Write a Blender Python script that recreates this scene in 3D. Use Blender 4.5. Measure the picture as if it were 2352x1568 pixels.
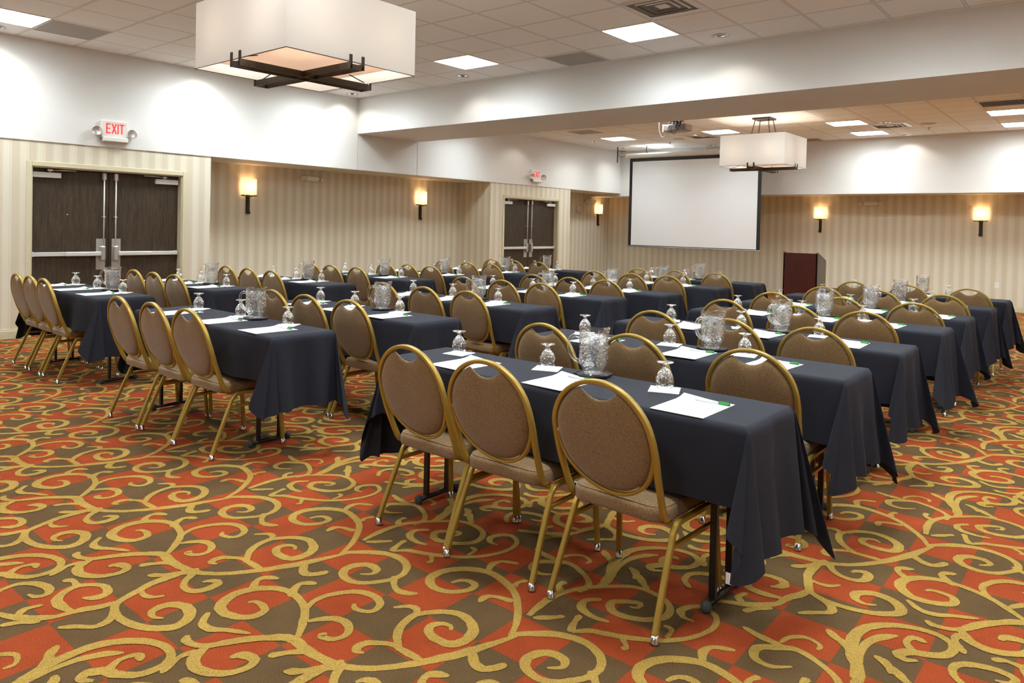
import bpy, math, random
from mathutils import Vector, Matrix
PI = math.pi
D = bpy.data
col = bpy.context.scene.collection
for o in list(D.objects):
    D.objects.remove(o)
sc = bpy.context.scene

# ------------------------------------------------------------------ camera
CAM = Vector((9.5858047, 0.0, 1.41292698))
RR = Vector((0.7587341, 0.65102066, 0.02224102))
UU = Vector((-0.02855213, -0.0008732, 0.99959192))
FF = Vector((-0.65077442, 0.75905951, -0.0179255))
FPX, CXP, CYP = 1700.188, 1125.963, 548.219
cd = D.cameras.new('camera')
cam = D.objects.new('camera', cd)
col.objects.link(cam)
M = Matrix((RR, UU, -FF)).transposed().to_4x4()
M.translation = CAM
cam.matrix_world = M
cd.sensor_width = 36
cd.lens = FPX / 2352 * 36
cd.shift_x = (1176 - CXP) / 2352
cd.shift_y = (CYP - 784) / 2352
cd.clip_start = 0.05
sc.camera = cam

# ------------------------------------------------------------------ world / exposure
w = D.worlds.new('world')
sc.world = w
w.use_nodes = True
w.node_tree.nodes['Background'].inputs[0].default_value = (1, 0.95, 0.88, 1)
w.node_tree.nodes['Background'].inputs[1].default_value = 0.05
sc.view_settings.view_transform = 'Standard'
sc.view_settings.look = 'None'
sc.view_settings.gamma = 1
sc.view_settings.exposure = 1.40
TROFFER = 23.0      # emission of the ceiling panels
SPOT = 4.5         # watts of each ceiling downlight
SCONCE = 0.8
PENDANT = 11.0

# ------------------------------------------------------------------ materials
def nmat(name):
    m = D.materials.new(name)
    m.use_nodes = True
    nt = m.node_tree
    return m, nt, nt.nodes['Principled BSDF'], nt.nodes['Material Output']

def mat(name, c, rough=0.6, metal=0.0, noise=0.0, nscale=20, bump=0.0, bscale=200, spec=0.5, stretch=None, emit=None, estr=0):
    m, nt, b, out = nmat(name)
    b.inputs['Base Color'].default_value = (*c, 1)
    b.inputs['Roughness'].default_value = rough
    b.inputs['Metallic'].default_value = metal
    b.inputs['Specular IOR Level'].default_value = spec
    if emit:
        b.inputs['Emission Color'].default_value = (*emit, 1)
        b.inputs['Emission Strength'].default_value = estr
    tc = nt.nodes.new('ShaderNodeTexCoord')
    mp = nt.nodes.new('ShaderNodeMapping')
    nt.links.new(tc.outputs['Object'], mp.inputs[0])
    if stretch:
        mp.inputs['Scale'].default_value = stretch
    if noise > 0:
        n = nt.nodes.new('ShaderNodeTexNoise')
        n.inputs['Scale'].default_value = nscale
        n.inputs['Detail'].default_value = 4
        nt.links.new(mp.outputs[0], n.inputs['Vector'])
        mx = nt.nodes.new('ShaderNodeMix')
        mx.data_type = 'RGBA'
        mx.inputs[6].default_value = tuple(max(0, x * (1 - noise)) for x in c) + (1,)
        mx.inputs[7].default_value = tuple(min(1, x * (1 + noise)) for x in c) + (1,)
        nt.links.new(n.outputs['Fac'], mx.inputs[0])
        nt.links.new(mx.outputs[2], b.inputs['Base Color'])
    if bump > 0:
        n2 = nt.nodes.new('ShaderNodeTexNoise')
        n2.inputs['Scale'].default_value = bscale
        n2.inputs['Detail'].default_value = 3
        nt.links.new(mp.outputs[0], n2.inputs['Vector'])
        bp = nt.nodes.new('ShaderNodeBump')
        bp.inputs['Strength'].default_value = bump
        bp.inputs['Distance'].default_value = 0.004
        nt.links.new(n2.outputs['Fac'], bp.inputs['Height'])
        nt.links.new(bp.outputs[0], b.inputs['Normal'])
    return m

def math_node(nt, op, a, b=None, c=None):
    n = nt.nodes.new('ShaderNodeMath')
    n.operation = op
    for i, v in enumerate((a, b, c)):
        if v is None:
            continue
        if isinstance(v, (int, float)):
            n.inputs[i].default_value = v
        else:
            nt.links.new(v, n.inputs[i])
    return n.outputs[0]

def mixc(nt, fac, a, b):
    mx = nt.nodes.new('ShaderNodeMix')
    mx.data_type = 'RGBA'
    nt.links.new(fac, mx.inputs[0])
    for i, v in ((6, a), (7, b)):
        if isinstance(v, tuple):
            mx.inputs[i].default_value = (*v, 1)
        else:
            nt.links.new(v, mx.inputs[i])
    return mx.outputs[2]

def worldpos(nt):
    g = nt.nodes.new('ShaderNodeNewGeometry')
    s = nt.nodes.new('ShaderNodeSeparateXYZ')
    nt.links.new(g.outputs['Position'], s.inputs[0])
    return s.outputs

def wallpaper(name, axis, per=0.172):
    m, nt, b, out = nmat(name)
    P = worldpos(nt)
    f = math_node(nt, 'FRACT', math_node(nt, 'DIVIDE', P[axis], per))
    cr = nt.nodes.new('ShaderNodeValToRGB')
    cr.color_ramp.interpolation = 'CONSTANT'
    e = cr.color_ramp.elements
    lt, dk, md = (0.74, 0.69, 0.565, 1), (0.645, 0.575, 0.435, 1), (0.695, 0.635, 0.505, 1)
    e[0].position = 0; e[0].color = lt
    e[1].position = 0.36; e[1].color = md
    for p, c in ((0.44, lt), (0.50, dk), (0.92, md), (0.96, dk)):
        x = e.new(p); x.color = c
    nt.links.new(f, cr.inputs[0])
    nt.links.new(cr.outputs[0], b.inputs['Base Color'])
    b.inputs['Roughness'].default_value = 0.55
    b.inputs['Specular IOR Level'].default_value = 0.25
    return m

def ceiling_mat(name, x0, y0, tx, ty):
    m, nt, b, out = nmat(name)
    P = worldpos(nt)
    def line(p, o, t):
        f = math_node(nt, 'FRACT', math_node(nt, 'DIVIDE', math_node(nt, 'SUBTRACT', p, o), t))
        d = math_node(nt, 'MINIMUM', f, math_node(nt, 'SUBTRACT', 1.0, f))
        return math_node(nt, 'MULTIPLY', d, t)
    d = math_node(nt, 'MINIMUM', line(P[0], x0, tx), line(P[1], y0, ty))
    tb = math_node(nt, 'LESS_THAN', d, 0.010)
    sh = math_node(nt, 'LESS_THAN', d, 0.0145)
    n = nt.nodes.new('ShaderNodeTexNoise')
    n.inputs['Scale'].default_value = 120
    g = nt.nodes.new('ShaderNodeNewGeometry')
    nt.links.new(g.outputs['Position'], n.inputs['Vector'])
    base = mixc(nt, n.outputs['Fac'], (0.90, 0.89, 0.87), (0.95, 0.945, 0.93))
    c1 = mixc(nt, sh, base, (0.50, 0.47, 0.44))
    c2 = mixc(nt, tb, c1, (0.82, 0.80, 0.77))
    nt.links.new(c2, b.inputs['Base Color'])
    b.inputs['Roughness'].default_value = 0.85
    b.inputs['Specular IOR Level'].default_value = 0.15
    bp = nt.nodes.new('ShaderNodeBump')
    bp.inputs['Strength'].default_value = 0.25
    bp.inputs['Distance'].default_value = 0.003
    nt.links.new(n.outputs['Fac'], bp.inputs['Height'])
    nt.links.new(bp.outputs[0], b.inputs['Normal'])
    return m

def carpet_mat(name, mode):
    m, nt, b, out = nmat(name)
    P = worldpos(nt)
    g = nt.nodes.new('ShaderNodeNewGeometry')
    n = nt.nodes.new('ShaderNodeTexNoise'); n.inputs['Scale'].default_value = 260; n.inputs['Detail'].default_value = 2
    n3 = nt.nodes.new('ShaderNodeTexNoise'); n3.inputs['Scale'].default_value = 5; n3.inputs['Detail'].default_value = 3
    nt.links.new(g.outputs['Position'], n.inputs['Vector'])
    nt.links.new(g.outputs['Position'], n3.inputs['Vector'])
    if mode == 'base':
        S = 0.2325
        wob = math_node(nt, 'MULTIPLY', math_node(nt, 'SUBTRACT', n.outputs['Fac'], 0.5), 0.012)
        fx = math_node(nt, 'FLOOR', math_node(nt, 'DIVIDE', math_node(nt, 'SUBTRACT', math_node(nt, 'ADD', P[0], wob), 7.26 - 40 * S), S))
        fy = math_node(nt, 'FLOOR', math_node(nt, 'DIVIDE', math_node(nt, 'SUBTRACT', math_node(nt, 'ADD', P[1], wob), 1.65 - 40 * S), S))
        ck = math_node(nt, 'MODULO', math_node(nt, 'ADD', fx, fy), 2.0)
        ck = math_node(nt, 'GREATER_THAN', ck, 0.5)
        c = mixc(nt, ck, (0.295, 0.052, 0.0145), (0.108, 0.065, 0.027))
    else:
        r = nt.nodes.new('ShaderNodeRGB'); r.outputs[0].default_value = (0.370, 0.236, 0.054, 1)
        c = r.outputs[0]
    v = math_node(nt, 'ADD', math_node(nt, 'MULTIPLY', n.outputs['Fac'], 1.5), math_node(nt, 'MULTIPLY', n3.outputs['Fac'], 0.5))
    v = math_node(nt, 'ADD', v, 0.02)
    vm = nt.nodes.new('ShaderNodeVectorMath'); vm.operation = 'SCALE'
    nt.links.new(c, vm.inputs[0]); nt.links.new(v, vm.inputs[3])
    nt.links.new(vm.outputs[0], b.inputs['Base Color'])
    b.inputs['Roughness'].default_value = 0.95
    b.inputs['Specular IOR Level'].default_value = 0.1
    bp = nt.nodes.new('ShaderNodeBump'); bp.inputs['Strength'].default_value = 0.6; bp.inputs['Distance'].default_value = 0.004
    nt.links.new(n.outputs['Fac'], bp.inputs['Height']); nt.links.new(bp.outputs[0], b.inputs['Normal'])
    return m

def fabric(name, c1, c2, scale=300, rough=0.9, sheen=0.3):
    m, nt, b, out = nmat(name)
    tc = nt.nodes.new('ShaderNodeTexCoord')
    mp = nt.nodes.new('ShaderNodeMapping'); mp.inputs['Scale'].default_value = (1, 1, 2.2)
    nt.links.new(tc.outputs['Object'], mp.inputs[0])
    n = nt.nodes.new('ShaderNodeTexNoise'); n.inputs['Scale'].default_value = scale; n.inputs['Detail'].default_value = 2
    nt.links.new(mp.outputs[0], n.inputs['Vector'])
    cr = nt.nodes.new('ShaderNodeValToRGB')
    cr.color_ramp.elements[0].position = 0.36; cr.color_ramp.elements[0].color = (*c1, 1)
    cr.color_ramp.elements[1].position = 0.64; cr.color_ramp.elements[1].color = (*c2, 1)
    nt.links.new(n.outputs['Fac'], cr.inputs[0])
    nt.links.new(cr.outputs[0], b.inputs['Base Color'])
    b.inputs['Roughness'].default_value = rough
    b.inputs['Specular IOR Level'].default_value = 0.15
    b.inputs['Sheen Weight'].default_value = sheen
    bp = nt.nodes.new('ShaderNodeBump'); bp.inputs['Strength'].default_value = 0.5; bp.inputs['Distance'].default_value = 0.002
    nt.links.new(n.outputs['Fac'], bp.inputs['Height']); nt.links.new(bp.outputs[0], b.inputs['Normal'])
    return m

def wood(name, c1, c2, sc=(14, 14, 1.2), rough=0.45):
    m, nt, b, out = nmat(name)
    tc = nt.nodes.new('ShaderNodeTexCoord')
    mp = nt.nodes.new('ShaderNodeMapping'); mp.inputs['Scale'].default_value = sc
    nt.links.new(tc.outputs['Object'], mp.inputs[0])
    n = nt.nodes.new('ShaderNodeTexNoise'); n.inputs['Scale'].default_value = 4; n.inputs['Detail'].default_value = 8; n.inputs['Distortion'].default_value = 0.6
    nt.links.new(mp.outputs[0], n.inputs['Vector'])
    n2 = nt.nodes.new('ShaderNodeTexNoise'); n2.inputs['Scale'].default_value = 30; n2.inputs['Detail'].default_value = 3
    nt.links.new(mp.outputs[0], n2.inputs['Vector'])
    s = math_node(nt, 'ADD', math_node(nt, 'MULTIPLY', n.outputs['Fac'], 0.6), math_node(nt, 'MULTIPLY', n2.outputs['Fac'], 0.4))
    cr = nt.nodes.new('ShaderNodeValToRGB')
    cr.color_ramp.elements[0].position = 0.38; cr.color_ramp.elements[0].color = (*c1, 1)
    cr.color_ramp.elements[1].position = 0.62; cr.color_ramp.elements[1].color = (*c2, 1)
    nt.links.new(s, cr.inputs[0]); nt.links.new(cr.outputs[0], b.inputs['Base Color'])
    b.inputs['Roughness'].default_value = rough
    return m

def thin_glass(name, tint, blend=0.35, rough=0.03, bump=0.0, bs=60, base=0.04):
    m, nt, b, out = nmat(name)
    nt.nodes.remove(b)
    tr = nt.nodes.new('ShaderNodeBsdfTransparent'); tr.inputs[0].default_value = (*tint, 1)
    gl = nt.nodes.new('ShaderNodeBsdfGlossy'); gl.inputs[0].default_value = (1, 1, 1, 1); gl.inputs['Roughness'].default_value = rough
    lw = nt.nodes.new('ShaderNodeLayerWeight'); lw.inputs['Blend'].default_value = blend
    mx = nt.nodes.new('ShaderNodeMixShader')
    fac = math_node(nt, 'ADD', math_node(nt, 'MULTIPLY', lw.outputs['Facing'], 1 - base), base)
    nt.links.new(fac, mx.inputs[0]); nt.links.new(tr.outputs[0], mx.inputs[1]); nt.links.new(gl.outputs[0], mx.inputs[2])
    if bump:
        tc = nt.nodes.new('ShaderNodeTexCoord')
        v = nt.nodes.new('ShaderNodeTexVoronoi'); v.inputs['Scale'].default_value = bs
        nt.links.new(tc.outputs['Object'], v.inputs['Vector'])
        bp = nt.nodes.new('ShaderNodeBump'); bp.inputs['Strength'].default_value = bump; bp.inputs['Distance'].default_value = 0.004
        nt.links.new(v.outputs['Distance'], bp.inputs['Height'])
        nt.links.new(bp.outputs[0], gl.inputs['Normal']); nt.links.new(bp.outputs[0], lw.inputs['Normal'])
    nt.links.new(mx.outputs[0], out.inputs[0])
    return m

def icy(name):
    m, nt, b, out = nmat(name)
    nt.nodes.remove(b)
    tr = nt.nodes.new('ShaderNodeBsdfTransparent'); tr.inputs[0].default_value = (0.97, 0.97, 0.97, 1)
    df = nt.nodes.new('ShaderNodeBsdfDiffuse'); df.inputs[0].default_value = (0.92, 0.92, 0.91, 1)
    gl = nt.nodes.new('ShaderNodeBsdfGlossy'); gl.inputs['Roughness'].default_value = 0.12
    tc = nt.nodes.new('ShaderNodeTexCoord')
    mp = nt.nodes.new('ShaderNodeMapping'); mp.inputs['Scale'].default_value = (1, 1, 2.2)
    nt.links.new(tc.outputs['Object'], mp.inputs[0])
    n = nt.nodes.new('ShaderNodeTexNoise'); n.inputs['Scale'].default_value = 28; n.inputs['Detail'].default_value = 3; n.inputs['Distortion'].default_value = 1.5
    nt.links.new(mp.outputs[0], n.inputs['Vector'])
    sp = nt.nodes.new('ShaderNodeSeparateXYZ'); nt.links.new(tc.outputs['Object'], sp.inputs[0])
    up = math_node(nt, 'MULTIPLY_ADD', sp.outputs[2], 9.0, -0.85)
    up = math_node(nt, 'MAXIMUM', math_node(nt, 'MINIMUM', up, 1.0), 0.0)
    cr = nt.nodes.new('ShaderNodeValToRGB')
    cr.color_ramp.elements[0].position = 0.42; cr.color_ramp.elements[0].color = (0, 0, 0, 1)
    cr.color_ramp.elements[1].position = 0.62; cr.color_ramp.elements[1].color = (1, 1, 1, 1)
    nt.links.new(n.outputs['Fac'], cr.inputs[0])
    f = math_node(nt, 'ADD', math_node(nt, 'MULTIPLY', cr.outputs[0], math_node(nt, 'MULTIPLY_ADD', up, 0.42, 0.12)), 0.10)
    bp = nt.nodes.new('ShaderNodeBump'); bp.inputs['Strength'].default_value = 1.0; bp.inputs['Distance'].default_value = 0.01
    nt.links.new(n.outputs['Fac'], bp.inputs['Height']); nt.links.new(bp.outputs[0], gl.inputs['Normal'])
    m0 = nt.nodes.new('ShaderNodeMixShader'); m0.inputs[0].default_value = 0.6
    nt.links.new(df.outputs[0], m0.inputs[1]); nt.links.new(gl.outputs[0], m0.inputs[2])
    mx = nt.nodes.new('ShaderNodeMixShader')
    nt.links.new(f, mx.inputs[0]); nt.links.new(tr.outputs[0], mx.inputs[1]); nt.links.new(m0.outputs[0], mx.inputs[2])
    nt.links.new(mx.outputs[0], out.inputs[0])
    return m

def emitter(name, c, s):
    m, nt, b, out = nmat(name)
    nt.nodes.remove(b)
    e = nt.nodes.new('ShaderNodeEmission'); e.inputs[0].default_value = (*c, 1); e.inputs[1].default_value = s
    nt.links.new(e.outputs[0], out.inputs[0])
    return m

def shade_mat(name, c, em, es):
    m, nt, b, out = nmat(name)
    nt.nodes.remove(b)
    df = nt.nodes.new('ShaderNodeBsdfDiffuse'); df.inputs[0].default_value = (*c, 1)
    tl = nt.nodes.new('ShaderNodeBsdfTranslucent'); tl.inputs[0].default_value = (*c, 1)
    e = nt.nodes.new('ShaderNodeEmission'); e.inputs[0].default_value = (*em, 1); e.inputs[1].default_value = es
    mx = nt.nodes.new('ShaderNodeMixShader'); mx.inputs[0].default_value = 0.5
    ad = nt.nodes.new('ShaderNodeAddShader')
    nt.links.new(df.outputs[0], mx.inputs[1]); nt.links.new(tl.outputs[0], mx.inputs[2])
    nt.links.new(mx.outputs[0], ad.inputs[0]); nt.links.new(e.outputs[0], ad.inputs[1])
    nt.links.new(ad.outputs[0], out.inputs[0])
    return m

MT = dict(
    white=mat('white_paint', (0.77, 0.76, 0.735), 0.6, spec=0.3),
    beamw=mat('beam_paint', (0.77, 0.76, 0.735), 0.6, spec=0.3),
    paperY=wallpaper('wallpaper_y', 1), paperX=wallpaper('wallpaper_x', 0),
    cream=mat('cream_trim', (0.64, 0.58, 0.40), 0.45),
    ceilA=ceiling_mat('ceiling_tile_near', 0.5406, 2.8576, 0.6096, 0.6096),
    ceilB=ceiling_mat('ceiling_tile_far', 4.6165, 16.09, 0.5536, 0.555),
    carpet=carpet_mat('carpet', 'base'), vine=carpet_mat('carpet_vine', 'vine'),
    weave=fabric('brown_weave', (0.115, 0.068, 0.024), (0.32, 0.195, 0.088)),
    gold=mat('gold_frame', (0.40, 0.265, 0.048), 0.38, 0.45, noise=0.08, nscale=8),
    chrome=mat('chrome', (0.52, 0.52, 0.52), 0.2, 1.0),
    steel=mat('satin_steel', (0.60, 0.59, 0.57), 0.35, 0.8),
    alum=mat('pale_aluminium', (0.72, 0.71, 0.69), 0.4, 0.3),
    cloth=mat('navy_cloth', (0.0125, 0.014, 0.0235), 0.8, noise=0.12, nscale=500, bump=0.25, bscale=700, spec=0.35),
    black=mat('black_metal', (0.008, 0.008, 0.009), 0.35),
    rubber=mat('grey_rubber', (0.05, 0.055, 0.06), 0.7),
    paper=mat('white_paper', (0.88, 0.88, 0.88), 0.7, spec=0.2),
    napkin=mat('white_napkin', (0.84, 0.84, 0.83), 0.9, bump=0.3, bscale=300, spec=0.1),
    green=mat('green_plastic', (0.03, 0.30, 0.05), 0.35),
    penw=mat('white_plastic', (0.80, 0.82, 0.80), 0.35),
    coaster=mat('black_plastic', (0.010, 0.010, 0.011), 0.5),
    glass=thin_glass('clear_glass', (0.97, 0.98, 0.98), 0.40, 0.05),
    cut=thin_glass('cut_glass', (0.96, 0.97, 0.97), 0.45, 0.05, 0.8, 85, 0.11),
    water=icy('iced_water'),
    door=wood('dark_oak', (0.020, 0.0115, 0.004), (0.066, 0.039, 0.016), rough=0.58),
    mahog=wood('mahogany', (0.045, 0.006, 0.005), (0.085, 0.014, 0.010), (30, 30, 1.0), 0.35),
    taupe=mat('taupe_laminate', (0.13, 0.115, 0.085), 0.5),
    plastic=mat('ivory_plastic', (0.82, 0.80, 0.75), 0.4),
    red=mat('exit_red', (0.75, 0.04, 0.04), 0.5, emit=(1, 0.06, 0.05), estr=0.25),
    screen=mat('screen_fabric', (0.78, 0.785, 0.79), 0.8, spec=0.1),
    sblack=mat('screen_border', (0.012, 0.012, 0.012), 0.6),
    bronze=mat('dark_bronze', (0.045, 0.032, 0.020), 0.42, 0.5),
    panel=emitter('lamp_panel', (0.885, 0.98, 1.025), TROFFER),
    bulb=emitter('lamp_bulb', (1.0, 0.80, 0.55), 12),
    glow=emitter('downlight_lens', (1.0, 0.88, 0.70), 4),
    shade=shade_mat('white_linen', (0.50, 0.48, 0.45), (1.0, 0.92, 0.84), 0.09),
    diffuser=shade_mat('linen_diffuser', (0.62, 0.51, 0.43), (1.0, 0.78, 0.62), 0.06),
    sconce=shade_mat('sconce_fabric', (0.60, 0.50, 0.38), (1.0, 0.74, 0.46), 0.26),
    vent=mat('grey_perforated', (0.40, 0.375, 0.34), 0.7, noise=0.22, nscale=160),
    dark=mat('duct_dark', (0.03, 0.028, 0.026), 0.8), plenum=mat('plenum_grey', (0.22, 0.21, 0.20), 0.8),
    grey=mat('projector_grey', (0.34, 0.31, 0.30), 0.5),
    lens=mat('lamp_reflector', (0.78, 0.78, 0.78), 0.35, 0.6),
)

# ------------------------------------------------------------------ mesh builder
class MB:
    def __init__(s):
        s.v = []; s.f = []; s.m = []; s.sm = []
    def add(s, vs, fs, mi=0, smooth=False):
        o = len(s.v)
        s.v += [tuple(v) for v in vs]
        for f in fs:
            s.f.append([i + o for i in f]); s.m.append(mi); s.sm.append(smooth)
        return s
    def box(s, x0, x1, y0, y1, z0, z1, mi=0, b=0.0):
        if b > 0:
            b = min(b, (x1 - x0) / 2.01, (y1 - y0) / 2.01, (z1 - z0) / 2.01)
            vs = []; idx = {}
            for sx in (0, 1):
                for sy in (0, 1):
                    for sz in (0, 1):
                        X, Y, Z = (x0, x1)[sx], (y0, y1)[sy], (z0, z1)[sz]
                        dx, dy, dz = (b, -b)[sx], (b, -b)[sy], (b, -b)[sz]
                        for k, p in enumerate(((X, Y + dy, Z + dz), (X + dx, Y, Z + dz), (X + dx, Y + dy, Z))):
                            idx[sx, sy, sz, k] = len(vs); vs.append(p)
            fs = []
            for a in (0, 1):
                fs.append([idx[a, 0, 0, 0], idx[a, 1, 0, 0], idx[a, 1, 1, 0], idx[a, 0, 1, 0]][::(1 if a else -1)])
                fs.append([idx[0, a, 0, 1], idx[1, a, 0, 1], idx[1, a, 1, 1], idx[0, a, 1, 1]][::(-1 if a else 1)])
                fs.append([idx[0, 0, a, 2], idx[1, 0, a, 2], idx[1, 1, a, 2], idx[0, 1, a, 2]][::(1 if a else -1)])
                for c in (0, 1):
                    fs.append([idx[0, a, c, 1], idx[1, a, c, 1], idx[1, a, c, 2], idx[0, a, c, 2]])
                    fs.append([idx[a, 0, c, 0], idx[a, 1, c, 0], idx[a, 1, c, 2], idx[a, 0, c, 2]])
                    fs.append([idx[a, c, 0, 0], idx[a, c, 1, 0], idx[a, c, 1, 1], idx[a, c, 0, 1]])
                    for e in (0, 1):
                        fs.append([idx[a, c, e, 0], idx[a, c, e, 1], idx[a, c, e, 2]])
            return s.add(vs, fs, mi)
        vs = [(x, y, z) for x in (x0, x1) for y in (y0, y1) for z in (z0, z1)]
        return s.add(vs, [(0, 1, 3, 2), (4, 6, 7, 5), (0, 4, 5, 1), (2, 3, 7, 6), (0, 2, 6, 4), (1, 5, 7, 3)], mi)
    def quad(s, *p, mi=0):
        return s.add(p, [list(range(len(p)))], mi)
    def tube(s, pts, r, n=8, closed=False, mi=0, prof=None, up=(0, 0, 1), smooth=True, radii=None):
        pts = [Vector(p) for p in pts]; N = len(pts)
        prof = prof or [(math.cos(2 * PI * k / n) * r, math.sin(2 * PI * k / n) * r) for k in range(n)]
        n = len(prof); vs = []; upv = Vector(up)
        for i, p in enumerate(pts):
            a = pts[i - 1] if (i > 0 or closed) else p
            b = pts[(i + 1) % N] if (i < N - 1 or closed) else p
            t = (b - a).normalized()
            sd = t.cross(upv)
            if sd.length < 1e-4:
                sd = t.cross(Vector((1, 0, 0)))
            sd.normalize(); u2 = sd.cross(t)
            k = radii[i] if radii else 1.0
            for (a1, b1) in prof:
                vs.append(p + sd * a1 * k + u2 * b1 * k)
        fs = []
        for i in range(N if closed else N - 1):
            for k in range(n):
                a = i * n + k; b = i * n + (k + 1) % n; c = ((i + 1) % N) * n
                fs.append((a, b, c + (k + 1) % n, c + k))
        if not closed:
            fs.append(list(range(n))[::-1]); fs.append([(N - 1) * n + k for k in range(n)])
        return s.add(vs, fs, mi, smooth)
    def lathe(s, prof, n=24, c=(0, 0, 0), fn=None, mi=0, smooth=True, cap=False):
        vs = []
        for (r, z) in prof:
            for k in range(n):
                a = 2 * PI * k / n
                rr, zz = (fn(r, z, a) if fn else (r, z))
                vs.append((c[0] + rr * math.cos(a), c[1] + rr * math.sin(a), c[2] + zz))
        fs = []
        for i in range(len(prof) - 1):
            for k in range(n):
                fs.append((i * n + k, i * n + (k + 1) % n, (i + 1) * n + (k + 1) % n, (i + 1) * n + k))
        if cap:
            fs.append(list(range(n))[::-1]); fs.append([(len(prof) - 1) * n + k for k in range(n)])
        return s.add(vs, fs, mi, smooth)
    def layers(s, rings, mi=0, smooth=True):
        n = len(rings[0]); vs = [p for r in rings for p in r]; fs = []
        for i in range(len(rings) - 1):
            for k in range(n):
                fs.append((i * n + k, i * n + (k + 1) % n, (i + 1) * n + (k + 1) % n, (i + 1) * n + k))
        fs.append(list(range(n))[::-1]); fs.append([(len(rings) - 1) * n + k for k in range(n)])
        return s.add(vs, fs, mi, smooth)
    def obj(s, name, m, parent=None, loc=None, fix=True):
        me = D.meshes.new(name)
        me.from_pydata(s.v, [], s.f)
        for q in (m if isinstance(m, (list, tuple)) else [m]):
            me.materials.append(q)
        me.polygons.foreach_set('material_index', s.m)
        me.polygons.foreach_set('use_smooth', s.sm)
        if fix:
            import bmesh
            bm = bmesh.new(); bm.from_mesh(me)
            bmesh.ops.recalc_face_normals(bm, faces=bm.faces)
            bm.to_mesh(me); bm.free()
        me.update()
        o = D.objects.new(name, me)
        col.objects.link(o)
        if parent: o.parent = parent
        if loc: o.location = loc
        return o

def tag(o, label=None, cat=None, group=None, kind=None):
    if label: o['label'] = label
    if cat: o['category'] = cat
    if group: o['group'] = group
    if kind: o['kind'] = kind
    return o
def struct(o): o['kind'] = 'structure'; return o
def empty(name, loc=(0, 0, 0), rz=0, **k):
    o = D.objects.new(name, None); col.objects.link(o)
    o.location = loc; o.rotation_euler = (0, 0, rz); o.empty_display_size = 0.1
    return tag(o, **k)
def copy_tree(o, parent=None):
    c = o.copy(); col.objects.link(c)
    if parent: c.parent = parent
    for ch in list(KIDS.get(o.name, [])):
        copy_tree(ch, c)
    return c
KIDS = {}
def index_kids():
    KIDS.clear()
    for o in D.objects:
        if o.parent: KIDS.setdefault(o.parent.name, []).append(o)

def arc(cx, cy, r, a0, a1, n=6):
    return [(cx + r * math.cos(a0 + (a1 - a0) * i / n), cy + r * math.sin(a0 + (a1 - a0) * i / n)) for i in range(n + 1)]
def bezsmooth(P, n=5):
    # Catmull-Rom through points (tuples of any dimension)
    out = []
    for i in range(len(P) - 1):
        p0 = P[max(i - 1, 0)]; p1 = P[i]; p2 = P[i + 1]; p3 = P[min(i + 2, len(P) - 1)]
        for k in range(n):
            t = k / n
            out.append(tuple(0.5 * ((2 * b) + (-a + c) * t + (2 * a - 5 * b + 4 * c - d) * t * t + (-a + 3 * b - 3 * c + d) * t ** 3) for a, b, c, d in zip(p0, p1, p2, p3)))
    out.append(tuple(P[-1]))
    return out

# ------------------------------------------------------------------ room dimensions
H, H2 = 3.4425, 3.32
ZK = 2.277; ZKF = 2.215
XR = -0.856; XR_OUT = -1.0
YB0, YB1 = 7.789, 9.14; ZB = 2.866
YF = 16.13; YFW = 16.99
XE = 14.0; YN = -4.5
B1, B2A, B2B = 5.243, 11.18, 13.963
BX = -0.015       # face of the door bump-outs, a touch behind the bulkhead
ZD, ZDF = 1.985, 2.043

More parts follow.
